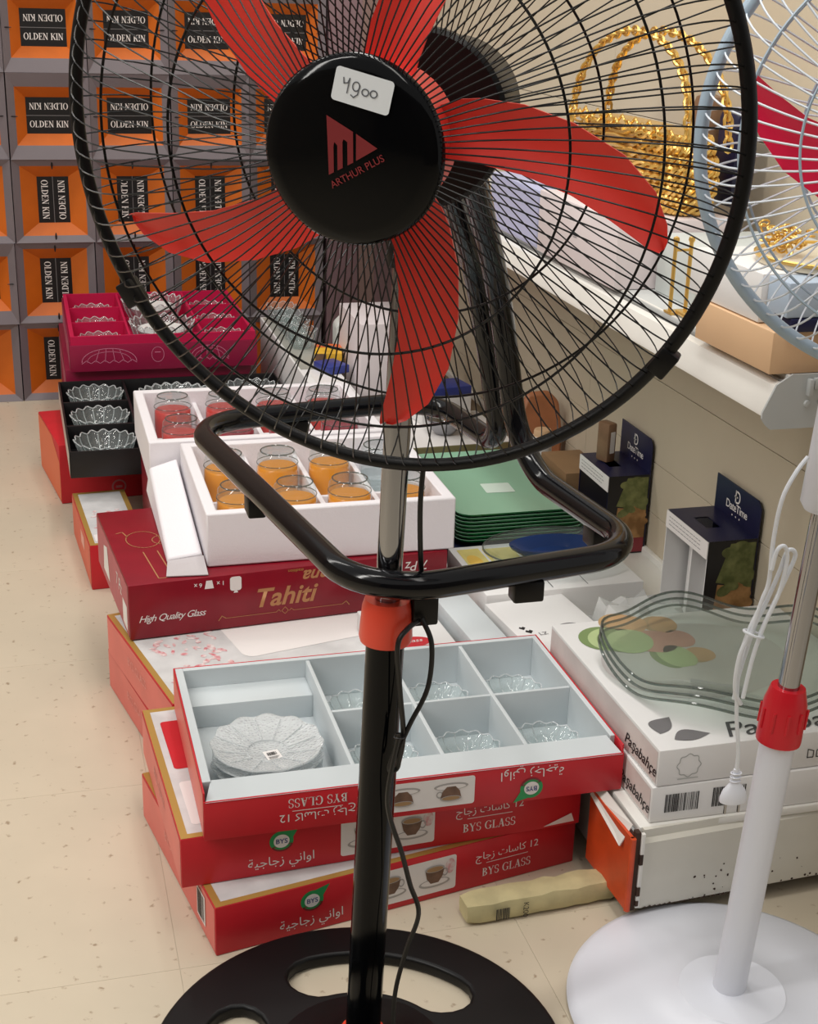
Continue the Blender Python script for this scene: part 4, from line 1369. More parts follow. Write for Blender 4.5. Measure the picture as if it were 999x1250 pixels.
text(q, 'LZ', (0.045, 0.07, 0.0506), (1, 0, 0), (0, 1, 0), 0.014, M_GREY_PRINT)

q = plain_box('print_carton', 'white carton printed with yellow and brown glass photos, under the clear dish', 'carton', (0.735, 2.105, DZ + 0.0005), (0.3, 0.225, 0.06), M_WHITECARD, 1)
b = MB()
Mt = frame((0, 0, 0.06), (1, 0, 0), (0, 1, 0), 0.0006)
shape(b, [(0.012, 0.12), (0.055, 0.12), (0.055, 0.21), (0.012, 0.21)], Mt, 0)
shape(b, [(0.06, 0.07), (0.12, 0.07), (0.12, 0.205), (0.06, 0.205)], Mt, 0)
shape(b, ell(0.03, 0.15, 0.014, 0.03), Mt, 3, 0.0003)
shape(b, [(0.135, 0.08), (0.17, 0.07), (0.185, 0.2), (0.135, 0.205)], Mt, 1)
shape(b, ell(0.235, 0.15, 0.035, 0.05), Mt, 2)
stroke(b, [(0.128, 0.01), (0.128, 0.215)], 0.002, Mt, 4)
stroke(b, [(0.195, 0.01), (0.195, 0.215)], 0.0015, Mt, 4)
b.build('lid_print', [M_YELLOW_PRINT, M_BROWN_PRINT, mat('rose_print', (204, 172, 170), 0.5, var=0.2, vscale=50), mat('warm_yellow', (230, 190, 90), 0.5), M_GREY_PRINT], q, smooth=0)
YT = DZ + 0.0615
ds = thing('glass_dish', 'clear oval glass dish lying on the yellow print carton', 'dish', (0.90, 2.215, YT), 0)
Ms = Matrix.Diagonal((1.35, 0.95, 1, 1))
MB().lathe([(0.0, 0.003), (0.06, 0.003), (0.08, 0.014), (0.097, 0.034), (0.1, 0.036), (0.098, 0.032), (0.082, 0.011), (0.062, 0.0), (0.0, 0.0)], 48, 0, Ms).build('body', M_GLASS, ds)
MB().tube([(0.1 * 1.35 * math.cos(a), 0.1 * 0.95 * math.sin(a), 0.036) for a in [2 * PI * i / 56 for i in range(56)]], 0.0018, 6, True).build('rim', M_PLATTER_RIM, ds)
bd = thing('blue_dish', 'dark blue glass dish standing inside the clear oval dish', 'dish', (0.905, 2.235, YT + 0.012), 0)
MB().lathe([(0.0, 0.004), (0.03, 0.004), (0.046, 0.02), (0.05, 0.022), (0.048, 0.016), (0.034, 0.0), (0.0, 0.0)], 40, 0, Matrix.Diagonal((1.7, 0.9, 1, 1))).build('body', M_DARKBLUE_GLASS, bd)

# crumpled plastic sleeve at the back corner of the platter boxes
pc = thing('plastic_sleeve', 'crumpled clear plastic sleeve with gold print lying behind the platter cartons', 'packet', (0.902, 1.885, DZ + 0.0005), 0)
b = MB()
N_ = 9
rnd = random.Random(3)
hh = [[0.01 + 0.045 * rnd.random() for _ in range(N_)] for _ in range(N_)]
vs_, fs_ = [], []
for i in range(N_):
    for j in range(N_):
        vs_.append((0.0 + 0.15 * i / (N_ - 1) + rnd.uniform(-.006, .006), 0.17 * j / (N_ - 1) + rnd.uniform(-.006, .006), (0.055 + 0.5 * hh[i][j]) if 0 < i < N_ - 1 and 0 < j < N_ - 1 else 0.03))
for i in range(N_ - 1):
    for j in range(N_ - 1):
        fs_.append((i * N_ + j, (i + 1) * N_ + j, (i + 1) * N_ + j + 1, i * N_ + j + 1))
o2 = len(vs_)
edge = [(i, 0) for i in range(N_)] + [(N_ - 1, j) for j in range(1, N_)] + [(i, N_ - 1) for i in range(N_ - 2, -1, -1)] + [(0, j) for j in range(N_ - 2, 0, -1)]
for (i, j) in edge:
    p = vs_[i * N_ + j]
    vs_.append((p[0], p[1], 0.0))
ne = len(edge)
for e in range(ne):
    a, c = edge[e], edge[(e + 1) % ne]
    fs_.append((a[0] * N_ + a[1], c[0] * N_ + c[1], o2 + (e + 1) % ne, o2 + e))
fs_.append(tuple(o2 + e for e in range(ne)))
b.add(vs_, fs_)
b.build('sleeve', mat('sleeve_plastic', (222, 224, 222), 0.15, alpha=0.85, var=0.08, vscale=14), pc, smooth=25)

# ------------------------------------------------------------------ platter cartons on the deck
PW, PD, PH = 0.395, 0.40, 0.055


def platter_carton(label, loc, rz, top):
    t = thing('platter_carton', label, 'carton', loc, rz, 'white platter cartons')
    MB().box((0, 0, 0), (PW, PD, PH), bev=0.0018).build('carton', M_WHITECARD, t)
    b = MB()
    shape(b, [(-PD / 2 + 0.004, -PH / 2 + 0.004), (PD / 2 - 0.004, -PH / 2 + 0.004), (PD / 2 - 0.004, PH / 2 - 0.004), (-PD / 2 + 0.004, PH / 2 - 0.004)], frame((0, PD / 2, PH / 2), (0, -1, 0), (0, 0, 1), 0.0005))
    b.build('side_print', mat('side_blush', (224, 212, 208), 0.5, var=0.12, vscale=18), t, smooth=0)
    text(t, 'Paşabahçe', (-0.0008, 0.055, PH * 0.36), (0, -1, 0), (0, 0, 1), 0.024, M_DARK_PRINT, shear=0.3, bold=0.01)
    return t


p2 = platter_carton('white platter carton with a barcode, lower of the two on the deck', (0.762, 1.468, DZ + 0.0005), -0.5, False)
barcode(p2, (0.045, 0, PH * 0.52), (1, 0, 0), (0, 0, 1), 0.05, 0.028, 20, False)
barcode(p2, (0.115, 0, PH * 0.54), (1, 0, 0), (0, 0, 1), 0.05, 0.03, 20, False)
b = MB()
stroke(b, [(0.16, 0.016), (0.16, 0.044), (0.178, 0.044), (0.178, 0.016)], 0.0015, frame((0, 0, 0), (1, 0, 0), (0, 0, 1), 0.0006), closed=True)
for i in range(4):
    stroke(b, [(0.163, 0.02 + i * 0.006), (0.175, 0.02 + i * 0.006)], 0.002, frame((0, 0, 0), (1, 0, 0), (0, 0, 1), 0.0006))
b.build('small_print', M_DARK_PRINT, p2, smooth=0)
p1 = platter_carton('white platter carton with macaron photo lid, upper one under the wavy platter', (0.767, 1.468, DZ + 0.0565), 0.5, True)
b = MB()
stroke(b, [(0.045 + 0.0165 * (1 + 0.08 * math.cos(8 * a)) * math.cos(a), 0.028 + 0.0165 * (1 + 0.08 * math.cos(8 * a)) * math.sin(a)) for a in [2 * PI * i / 48 for i in range(48)]], 0.0012, frame((0, 0, 0), (1, 0, 0), (0, 0, 1), 0.0006), closed=True)
stroke(b, [(0.03, 0.008), (0.06, 0.008)], 0.0012, frame((0, 0, 0), (1, 0, 0), (0, 0, 1), 0.0006))
b.build('platter_outline', mat('pale_line', (180, 182, 180), 0.5), p1, smooth=0)
b = MB()
Mf = frame((0, 0, 0), (1, 0, 0), (0, 0, 1), 0.0006)
for i in range(7):
    x = 0.225 + i * 0.014
    stroke(b, [(x, 0.016), (x + 0.009, 0.016), (x + 0.009, 0.026), (x + (i % 3) * 0.003, 0.029), (x, 0.026)], 0.0014, Mf, closed=True)
b.build('care_symbols', M_DARK_PRINT, p1, smooth=0)
b = MB()
Mt = frame((0, 0, PH), (1, 0, 0), (0, 1, 0), 0.0006)


def petal(cx, cy, L__, W__, rot, mi):
    c, s_ = math.cos(rot), math.sin(rot)
    pts = []
    for i in range(13):
        t = i / 12
        pts.append((L__ * (t - 0.5), W__ * math.sin(PI * t) * (1.2 - 0.6 * t)))
    for i in range(11, 0, -1):
        t = i / 12
        pts.append((L__ * (t - 0.5), -W__ * math.sin(PI * t) * (0.5 - 0.2 * t)))
    shape(b, [(cx + x * c - y * s_, cy + x * s_ + y * c) for x, y in pts], Mt, mi, 0.0002)


petal(0.036, 0.062, 0.052, 0.024, 0.9, 0)
petal(0.06, 0.026, 0.056, 0.022, 0.1, 0)
b.build('leaf_mark', M_GREY_PRINT, p1, smooth=0)
text(p1, 'Paşabahçe', (0.105, 0.03, PH + 0.0006), (1, 0.0, 0), (0, 1, 0), 0.056, mat('soft_dark_print', (84, 84, 86), 0.5), shear=0.35, align='LEFT')


def macaron(b, cx, cy, r, rot, cols, Mx):
    for k_, (s_, mi) in enumerate(cols):
        a = rot
        shape(b, ell(cx + math.cos(a) * k_ * r * 0.32, cy + math.sin(a) * k_ * r * 0.32, r, r * s_, 28, rot + PI / 2), Mx, mi, 0.0002 + 0.0002 * k_)


b = MB()
mm = [mat('macaron_green', (188, 206, 150), 0.5, var=0.08), mat('macaron_green_edge', (128, 150, 98), 0.5), mat('macaron_peach', (222, 172, 122), 0.5, var=0.1), mat('macaron_pink', (222, 158, 142), 0.5, var=0.1), mat('macaron_tan', (190, 156, 112), 0.5), mat('photo_shadow', (214, 206, 206), 0.5)]
shape(b, ell(0.17, 0.24, 0.15, 0.12, 40, 0.2), Mt, 5, 0.0001)
macaron(b, 0.062, 0.335, 0.042, -0.5, [(0.95, 1), (0.92, 0), (0.9, 1), (0.86, 0)], Mt)
macaron(b, 0.105, 0.385, 0.034, -0.7, [(0.85, 4), (0.8, 2), (0.78, 2)], Mt)
macaron(b, 0.165, 0.365, 0.03, -0.3, [(0.8, 4), (0.76, 2)], Mt)
macaron(b, 0.118, 0.315, 0.038, -0.4, [(0.85, 4), (0.85, 3), (0.8, 3)], Mt)
macaron(b, 0.168, 0.31, 0.03, -0.1, [(0.85, 4), (0.8, 3)], Mt)
macaron(b, 0.13, 0.252, 0.036, 0.1, [(0.62, 1), (0.62, 0), (0.6, 0)], Mt)
macaron(b, 0.178, 0.25, 0.024, 0.3, [(1.0, 4), (0.95, 2)], Mt)
b.build('macaron_photo', mm, p1, smooth=0)

# wavy glass platters on the upper carton
PZ = DZ + 0.0565 + PH + 0.002


def platter(label, loc, rz):
    t = thing('glass_platter', label, 'platter', loc, rz, 'wavy glass platters')

    def f(r, z, a):
        k_ = min(1, max(0, (r - 0.12) / 0.06))
        wv = math.sin(5 * a + 0.4) * 0.6 + 0.4 * math.sin(3 * a + 1.0)
        return r * (1 + 0.06 * wv * k_), z + 0.017 * wv * k_
    prof = [(0.0, 0.004), (0.09, 0.004), (0.12, 0.007), (0.15, 0.014), (0.172, 0.021), (0.178, 0.023), (0.177, 0.019), (0.15, 0.010), (0.12, 0.003), (0.09, 0.0), (0.0, 0.0)]
    MB().lathe(prof, 120, 0, None, f).build('plate', M_PLATTER, t)
    pts = []
    for i in range(120):
        a = 2 * PI * i / 120
        r, z = f(0.177, 0.0215, a)
        pts.append((r * math.cos(a), r * math.sin(a), z))
    MB().tube(pts, 0.0022, 6, True).build('rim', M_PLATTER_RIM, t, label='thick glassy rim')
    return t


g1 = platter('wavy rimmed clear glass platter, lowest on the white carton', (0.955, 1.66, PZ), 0)
g2 = dup(g1, (0.958, 1.664, PZ + 0.0098), 1, 'wavy rimmed clear glass platter, middle of the three on the white carton')
g3 = dup(g1, (0.961, 1.668, PZ + 0.0196), 2, 'wavy rimmed clear glass platter, uppermost on the white carton')


# ------------------------------------------------------------------ dark date boxes against the wall
def date_box(label, x0, y0, w_, d_, ztop, zcard, open_front, z0=DZ + 0.0005):
    """front faces the aisle (-X); origin at the wall side, y0 = far end; w_ along -Y, d_ out from the wall"""
    t = thing('date_box', label, 'display box', (x0, y0, z0), 0, 'dark date boxes by the wall')
    H = ztop - z0
    C_ = zcard - z0
    th = 0.002
    y1 = -w_
    # back card (header), with clipped corner
    cpl = [(0.0, 0.0), (y1, 0.0), (y1, C_ - 0.012), (y1 + 0.012, C_), (0.0, C_)]
    b = MB()
    b.add([(-0.0, y, z) for y, z in cpl] + [(-th, y, z) for y, z in cpl], [tuple(range(5)), tuple(range(9, 4, -1))] + [(i, (i + 1) % 5, 5 + (i + 1) % 5, 5 + i) for i in range(5)])
    hd = b.build('header_card', M_NAVY, t, smooth=0)
    xc = -th - 0.0003
    yc = y1 / 2
    hh_ = C_ - H
    text(hd, 'DateTime', (xc, yc, H + hh_ * 0.36), (0, -1, 0), (0, 0, 1), 0.021, M_WHITE_PRINT, bold=0.01, space=0.9)
    text(hd, 'Đ', (xc, yc, H + hh_ * 0.66), (0, -1, 0), (0, 0, 1), 0.03, M_WHITE_PRINT, bold=0.01)
    b = MB()
    for i in (-1, 0, 1):
        r = 0.0022
        shape(b, [(i * 0.013 - r, 0), (i * 0.013, -r), (i * 0.013 + r, 0), (i * 0.013, r)], frame((xc, yc, H + hh_ * 0.13), (0, -1, 0), (0, 0, 1), 0.0005))
    b.build('star_marks', M_WHITE_PRINT, hd, smooth=0)
    # top with display hole, side walls, white inner insert
    b = MB()
    o = [(-d_, 0), (-d_, y1), (-th, y1), (-th, 0)]
    i_ = [(-d_ * 0.72, y1 * 0.3), (-d_ * 0.72, y1 * 0.62), (-d_ * 0.42, y1 * 0.62), (-d_ * 0.42, y1 * 0.3)]
    b.add([(x, y, H) for x, y in o] + [(x, y, H) for x, y in i_], [(k_, (k_ + 1) % 4, 4 + (k_ + 1) % 4, 4 + k_) for k_ in range(4)])
    b.add([(x, y, H - 0.002) for x, y in o] + [(x, y, H - 0.002) for x, y in i_], [(4 + k_, 4 + (k_ + 1) % 4, (k_ + 1) % 4, k_) for k_ in range(4)])
    b.build('top_card', M_NAVY, t, smooth=0)
    for yy in (0, y1 + th):
        MB().box((-d_, yy - th, 0), (-th, yy, H - 0.001)).build('side_card', M_NAVY if not open_front else M_WHITECARD, t, smooth=0)
    # near side printed with green and yellow dates
    b = MB()
    Ms_ = frame((0, y1, 0), (1, 0, 0), (0, 0, 1), 0.0006)
    shape(b, [(-d_, 0), (-0.002, 0), (-0.002, H), (-d_, H)], Ms_, 3)
    shape(b, [(-d_ * 0.78, H * 0.62), (-0.004, H * 0.55), (-0.004, H * 0.97), (-d_ * 0.55, H * 0.97)], Ms_, 0, 0.0002)
    shape(b, [(-d_ * 0.8, H * 0.2), (-0.004, H * 0.2), (-0.004, H * 0.55), (-d_ * 0.74, H * 0.6)], Ms_, 1, 0.0002)
    rnd = random.Random(11)
    for k_ in range(9):
        shape(b, ell(-d_ * rnd.uniform(0.12, 0.6), H * (0.98 - 0.05 * k_) - 0.008, d_ * 0.16, H * 0.05, 14, rnd.uniform(-0.5, 0.5)), Ms_, 0, 0.0003 + k_ * 0.00005)
    for k_ in range(9):
        shape(b, ell(-d_ * rnd.uniform(0.2, 0.55), H * (0.55 - 0.035 * k_), d_ * 0.24, H * 0.06, 14, rnd.uniform(-0.3, 0.3)), Ms_, 1, 0.0003 + k_ * 0.00005)
    shape(b, [(-d_ * 0.8, H * 0.02), (-d_ * 0.05, H * 0.02), (-d_ * 0.05, H * 0.2), (-d_ * 0.8, H * 0.2)], Ms_, 2, 0.0009)
    b.build('side_print', [mat('date_green', (132, 136, 84), 0.45, vscale=46, rgb2=(84, 92, 48)), mat('date_gold', (186, 142, 92), 0.45, vscale=36, rgb2=(128, 92, 52)), mat('date_maroon', (130, 44, 52), 0.45), M_BLACKCARD], t, smooth=0)
    # price strip along the front of the top
    b = MB().box((-d_ - 0.0015, y1, H - 0.032), (-d_, 0.0, H - 0.001))
    st = b.build('price_strip', M_WHITE_PRINT, t, smooth=0)
    b = MB()
    Mp = frame((-d_ - 0.0015, y1 / 2, H - 0.016), (0, -1, 0), (0, 0, 1), 0.0004)
    rnd = random.Random(4)
    for rr in range(3):
        x = -w_ * 0.42
        while x < w_ * 0.3:
            l_ = rnd.uniform(0.004, 0.012)
            stroke(b, [(x, 0.007 - rr * 0.007), (x + l_, 0.007 - rr * 0.007)], 0.0012, Mp)
            x += l_ + 0.003
    b.build('small_print', M_GREY_PRINT, st, smooth=0)
    if open_front:
        MB().box((-d_ * 0.55, y1 * 0.75, 0), (-d_ * 0.5, y1 * 0.1, H - 0.03)).build('insert', M_WHITECARD, t, smooth=0)
        MB().box((-d_ * 0.98, y1 + 0.004, 0), (-0.004, -0.004, 0.004)).build('insert_floor', M_WHITECARD, t, smooth=0)
        MB().box((-d_ * 0.9, y1 * 0.55, 0.0), (-d_ * 0.52, y1 * 0.52, H - 0.04)).build('insert', M_WHITECARD, t, smooth=0)
    else:
        MB().box((-d_ + 0.001, y1 + 0.003, 0), (-d_ + 0.004, -0.003, H - 0.032)).build('front_card', M_BLACKCARD, t, smooth=0)
    return t


date_box('dark blue open-fronted date box with white insert, nearer one by the wall', 1.158, 2.105, 0.16, 0.092, 0.349, 0.412, True)
date_box('dark blue date box with black front, farther one carrying a wooden block', 1.158, 2.525, 0.15, 0.088, 0.316, 0.386, False)
wd = thing('wooden_block', 'brown wooden block with paper tag standing on the farther date box', 'block', (1.10, 2.47, 0.3168), 20)
MB().box((-0.012, -0.017, 0), (0.012, 0.017, 0.082), bev=0.005).build('block', M_WOOD, wd)
b = MB()
shape(b, rrect(0.012, 0.045, 0.001), frame((0.0, -0.017, 0.042), (1, 0, 0), (0, 0, 1), 0.0006))
b.build('paper_tag', M_WHITE_PRINT, wd, smooth=0)

# ------------------------------------------------------------------ things on the wall shelf
SH = 0.774
q = plain_box('lilac_box', 'lilac grey box on the wall shelf, farthest along', 'box', (0.872, 2.325, SH), (0.2, 0.27, 0.1), M_LILAC, 0)
b = MB()
shape(b, [(-0.132, -0.045), (0.132, -0.045), (0.132, 0.045), (-0.132, 0.045)], frame((0, 0.135, 0.05), (0, -1, 0), (0, 0, 1), 0.0006))
b.build('side_print', mat('lilac_print', (190, 194, 226), 0.4), q, smooth=0)
q = plain_box('white_box', 'large plain white box on the wall shelf below the gold bag', 'box', (0.866, 1.965, SH), (0.2, 0.345, 0.105), M_PINKWHITE, 0)
text(q, 'Lux', (-0.0004, 0.17, 0.055), (0, -1, 0), (0, 0, 1), 0.012, M_GREY_PRINT)
plain_box('grey_box', 'pale grey box on the wall shelf in front of the gold rods', 'box', (0.93, 1.76, SH), (0.22, 0.195, 0.088), mat('pale_grey_card', (200, 206, 204), 0.5), 0)
fr = thing('gold_stand', 'small gold wire stand on the wall shelf beside the tan box', 'stand', (0.895, 1.80, SH), 0)
for (x, y) in ((-0.012, 0), (0.012, 0.0)):
    MB().tube([(x, y, 0.002), (x, y, 0.1)], 0.003, 8).build('rod', M_GOLD, fr)
    MB().lathe([(0.0, 0.11), (0.004, 0.108), (0.005, 0.104), (0.003, 0.1)], 10, 0, Matrix.Translation((x, y, 0))).build('finial', M_GOLD, fr)
MB().tube([(-0.012, 0, 0.09), (0.012, 0, 0.09)], 0.002, 8).build('crossbar', M_GOLD, fr)
MB().box((-0.016, -0.012, 0.0), (0.016, 0.012, 0.003)).build('base', M_GOLD, fr, smooth=0)
gr = thing('gold_rod', 'slim gold rod lying along the wall shelf edge', 'rod', (0.89, 1.63, SH), 0)
MB().tube(smoothpath([(0.0, 0.0, 0.004), (-0.002, 0.08, 0.004), (0.0, 0.16, 0.004)], 6), 0.0035, 8).build('rod', M_GOLD, gr)
q = plain_box('tan_box', 'low tan cardboard box at the near end of the wall shelf', 'box', (0.856, 1.462, SH), (0.24, 0.195, 0.052), M_TAN, 1)
q2 = plain_box('white_box', 'white box lying on top of the tan box under the gold tray', 'box', (0.859, 1.508, SH + 0.0535), (0.21, 0.185, 0.06), M_WHITECARD, 1)
plain_box('navy_box', 'flat navy box on the near end of the tan box', 'box', (0.872, 1.452, SH + 0.0535), (0.2, 0.05, 0.016), M_NAVY, 0)
plain_box('light_blue_box', 'pale blue box on the navy box behind the white fan', 'box', (0.866, 1.455, SH + 0.0705), (0.2, 0.05, 0.042), M_LIGHTBLUE, 0)
tt = SH + 0.0535 + 0.0612
bt_ = thing('gold_tray', 'round beige tray with gold rim on the white box', 'tray', (0.985, 1.56, tt), 0)
MB().lathe([(0.0, 0.008), (0.095, 0.008), (0.096, 0.0), (0.0, 0.0)], 48).build('tray_board', M_BEIGE, bt_)
MB().tube([(0.097 * math.cos(a), 0.097 * math.sin(a), 0.009) for a in [2 * PI * i / 56 for i in range(56)]], 0.0028, 6, True).build('rim', M_GOLD, bt_)
nk = thing('gold_necklace', 'heap of gold chain lying on the left edge of the gold tray', 'necklace', (0.925, 1.585, tt + 0.0085), 0)
b = MB()
rnd = random.Random(9)
for k_ in range(40):
    c = Vector((rnd.uniform(-0.018, 0.02), rnd.uniform(-0.035, 0.035), 0.006 + rnd.random() * 0.028))
    ax = Matrix.Rotation(rnd.uniform(0, PI), 3, 'X') @ Matrix.Rotation(rnd.uniform(0, PI), 3, 'Z')
    b.tube([c + ax @ Vector((0.007 * math.cos(a), 0.0045 * math.sin(a), 0)) for a in [2 * PI * i / 10 for i in range(10)]], 0.0014, 5, True)
o_ = b.build('chain', M_GOLD, nk)
gs = thing('gold_hook_stand', 'gold hooked jewellery rod standing on the gold tray', 'stand', (0.97, 1.53, tt + 0.0085), 0)
MB().tube(smoothpath([(0, 0, 0.0), (0, 0, 0.07), (0.004, -0.004, 0.082), (0.012, -0.008, 0.08), (0.012, -0.008, 0.072)], 5), 0.0022, 8).build('hook_rod', M_GOLD, gs)
MB().tube([(-0.03, 0.02, 0.035), (0.07, -0.05, 0.022)], 0.002, 8).build('cross_rod', M_GOLD, gs)
MB().lathe([(0.0, 0.004), (0.014, 0.003), (0.016, 0.0)], 20).build('base', M_GOLD, gs)

bag = thing('chain_bag', 'gold woven chain handbag with arched handles standing on the white box', 'handbag', (1.0, 2.2, SH + 0.1065), 0)
bw_, bh_, bdp = 0.46, 0.12, 0.1


def bagsec(k_, n=44):
    w2 = bw_ / 2 * (0.88 + 0.12 * math.sin(PI * min(1, k_ * 1.1)))
    d2 = bdp / 2 * (0.9 + 0.1 * math.sin(PI * k_))
    out = []
    for i in range(n):
        a = 2 * PI * i / n
        c, s_ = math.cos(a), math.sin(a)
        out.append((d2 * math.copysign(abs(c) ** 0.6, c), w2 * math.copysign(abs(s_) ** 0.6, s_)))
    return out


b = MB()
vs_, fs_ = [], []
nz_ = 9
for k_ in range(nz_):
    z = bh_ * k_ / (nz_ - 1)
    vs_ += [(x * 0.96, y * 0.96, z) for x, y in bagsec(k_ / (nz_ - 1))]
for k_ in range(nz_ - 1):
    for j in range(44):
        fs_.append((k_ * 44 + j, k_ * 44 + (j + 1) % 44, (k_ + 1) * 44 + (j + 1) % 44, (k_ + 1) * 44 + j))
fs_ += [tuple(range(44))[::-1], tuple((nz_ - 1) * 44 + j for j in range(44))]
b.add(vs_, fs_)
b.build('bag_body', M_GOLD, bag)
for k_ in range(8):
    zc = 0.008 + k_ * 0.0148
    sec = bagsec((zc) / bh_, 150)
    b = MB()
    for ph in (0, PI):
        b.tube([(x * (1 + 0.05 * math.cos(i * 0.9 + ph)), y * (1 + 0.011 * math.cos(i * 0.9 + ph)), zc + 0.0045 * math.sin(i * 0.9 + ph)) for i, (x, y) in enumerate(sec)], 0.0038, 5, True)
    b.build('woven_rope', M_GOLD, bag)
for hx in (-0.035, 0.035):
    b = MB()
    pts = []
    for i in range(43):
        a = PI * i / 42
        pts.append(Vector((hx * (1 - 0.3 * math.sin(a)), 0.235 * math.cos(a), 0.1 + 0.165 * math.sin(a) ** 0.8)))
    for i in range(42):
        c = (pts[i] + pts[i + 1]) / 2
        t_ = (pts[i + 1] - pts[i]).normalized()
        s_ = Vector((1, 0, 0)) if i % 2 else t_.cross(Vector((1, 0, 0))).normalized()
        b.tube([c + t_ * (0.0115 * math.cos(a)) + s_ * (0.0065 * math.sin(a)) for a in [2 * PI * j / 10 for j in range(10)]], 0.0026, 5, True)
    b.build('chain_handle', M_GOLD, bag)
b = MB()
for i in range(16):
    y = -0.2 + i * 0.4 / 15
    for sx_ in (-1,):
        c = Vector((-0.045, y, 0.118 + 0.006 * (i % 2)))
        b.tube([c + Vector((0.004 * math.sin(2 * a), 0.017 * math.cos(a), 0.011 * math.sin(a))) for a in [2 * PI * j / 14 for j in range(14)]], 0.0022, 5, True)
b.build('rim_scrolls', M_GOLD, bag)
wp = thing('watch_pillow', 'brown rounded holder standing behind the gold bag', 'holder', (1.10, 2.17, SH + 0.1065), 0)
MB().box((-0.018, -0.03, 0), (0.018, 0.03, 0.17), bev=0.014).build('pillow', M_WOOD, wp)
np_ = thing('navy_pouch', 'navy pouch standing behind the gold bag near its right end', 'pouch', (1.112, 2.09, SH + 0.1065), 0)
MB().box((-0.018, -0.035, 0), (0.018, 0.035, 0.15), bev=0.012).build('pouch', M_NAVY, np_)

sk = thing('dark_sack', 'dark crumpled sack lying on the floor behind the white fan base', 'sack', (1.06, 1.60, 0.0005), 0)
b = MB()
rnd = random.Random(8)
vs_, fs_ = [], []
for i in range(9):
    for j in range(14):
        a, e = 2 * PI * j / 14, PI / 2 * i / 8
        k_ = 1 + rnd.uniform(-.12, .12)
        vs_.append((0.1 * math.cos(e) ** 0.5 * math.cos(a) * k_, 0.09 * math.cos(e) ** 0.5 * math.sin(a) * k_, (0.075 * math.sin(e) * (1 + rnd.uniform(-.08, .08))) if i else 0.0))
for i in range(8):
    for j in range(14):
        fs_.append((i * 14 + j, i * 14 + (j + 1) % 14, (i + 1) * 14 + (j + 1) % 14, (i + 1) * 14 + j))
fs_ += [tuple(range(14))[::-1]]
b.add(vs_, fs_)
b.build('sack', mat('dark_sack', (74, 66, 58), 0.7, var=0.4, vscale=40), sk, smooth=25)

# ------------------------------------------------------------------ cream paper packet under the deck edge
cp = thing('paper_packet', 'crumpled cream paper packet with a barcode on the floor beside the deck', 'packet', (0.515, 1.492, 0.0005), 3.5)
b = MB()
rnd = random.Random(21)
N1, N2 = 14, 8
vs_, fs_ = [], []
for i in range(N1):
    for j in range(N2):
        a = 2 * PI * j / N2
        x = 0.005 + 0.235 * i / (N1 - 1)
        k_ = 0.8 if i in (0, N1 - 1) else 1.0
        vs_.append((x, 0.022 + 0.022 * math.copysign(abs(math.cos(a)) ** 0.5, math.cos(a)) * k_ + rnd.uniform(-.0015, .0015), 0.018 + 0.0165 * math.copysign(abs(math.sin(a)) ** 0.5, math.sin(a)) * k_ + (rnd.uniform(-.002, .002) if math.sin(a) > 0 else 0)))
for i in range(N1 - 1):
    for j in range(N2):
        fs_.append((i * N2 + j, i * N2 + (j + 1) % N2, (i + 1) * N2 + (j + 1) % N2, (i + 1) * N2 + j))
fs_ += [tuple(range(N2)), tuple((N1 - 1) * N2 + j for j in range(N2))]
b.add(vs_, fs_)
b.build('packet', M_CREAM, cp, smooth=50)
barcode(cp, (0.055, -0.0015, 0.017), (1, 0, 0), (0, 0, 1), 0.022, 0.018, 9, False)
text(cp, 'K200', (0.088, -0.0015, 0.017), (0, 0, -1), (1, 0, 0), 0.0115, M_DARK_PRINT)


# ------------------------------------------------------------------ black pedestal fan
def ring_pts(C, e1, e2, r, n):
    return [C + (e1 * math.cos(2 * PI * i / n) + e2 * math.sin(2 * PI * i / n)) * r for i in range(n)]


BLADE_LEAD = [(.055, 31), (.075, 27.5), (.09, 23.5), (.123, 15.5), (.16, 7.5), (.2, -.3), (.228, -7.0), (.243, -12.5), (.2475, -15.5), (.247, -17)]
BLADE_TRAIL = [(.055, -14), (.07, -10.5), (.09, -9), (.123, -9.2), (.165, -11.6), (.2, -14.6), (.225, -16.6), (.238, -17.5), (.243, -17.6), (.245, -17.4)]


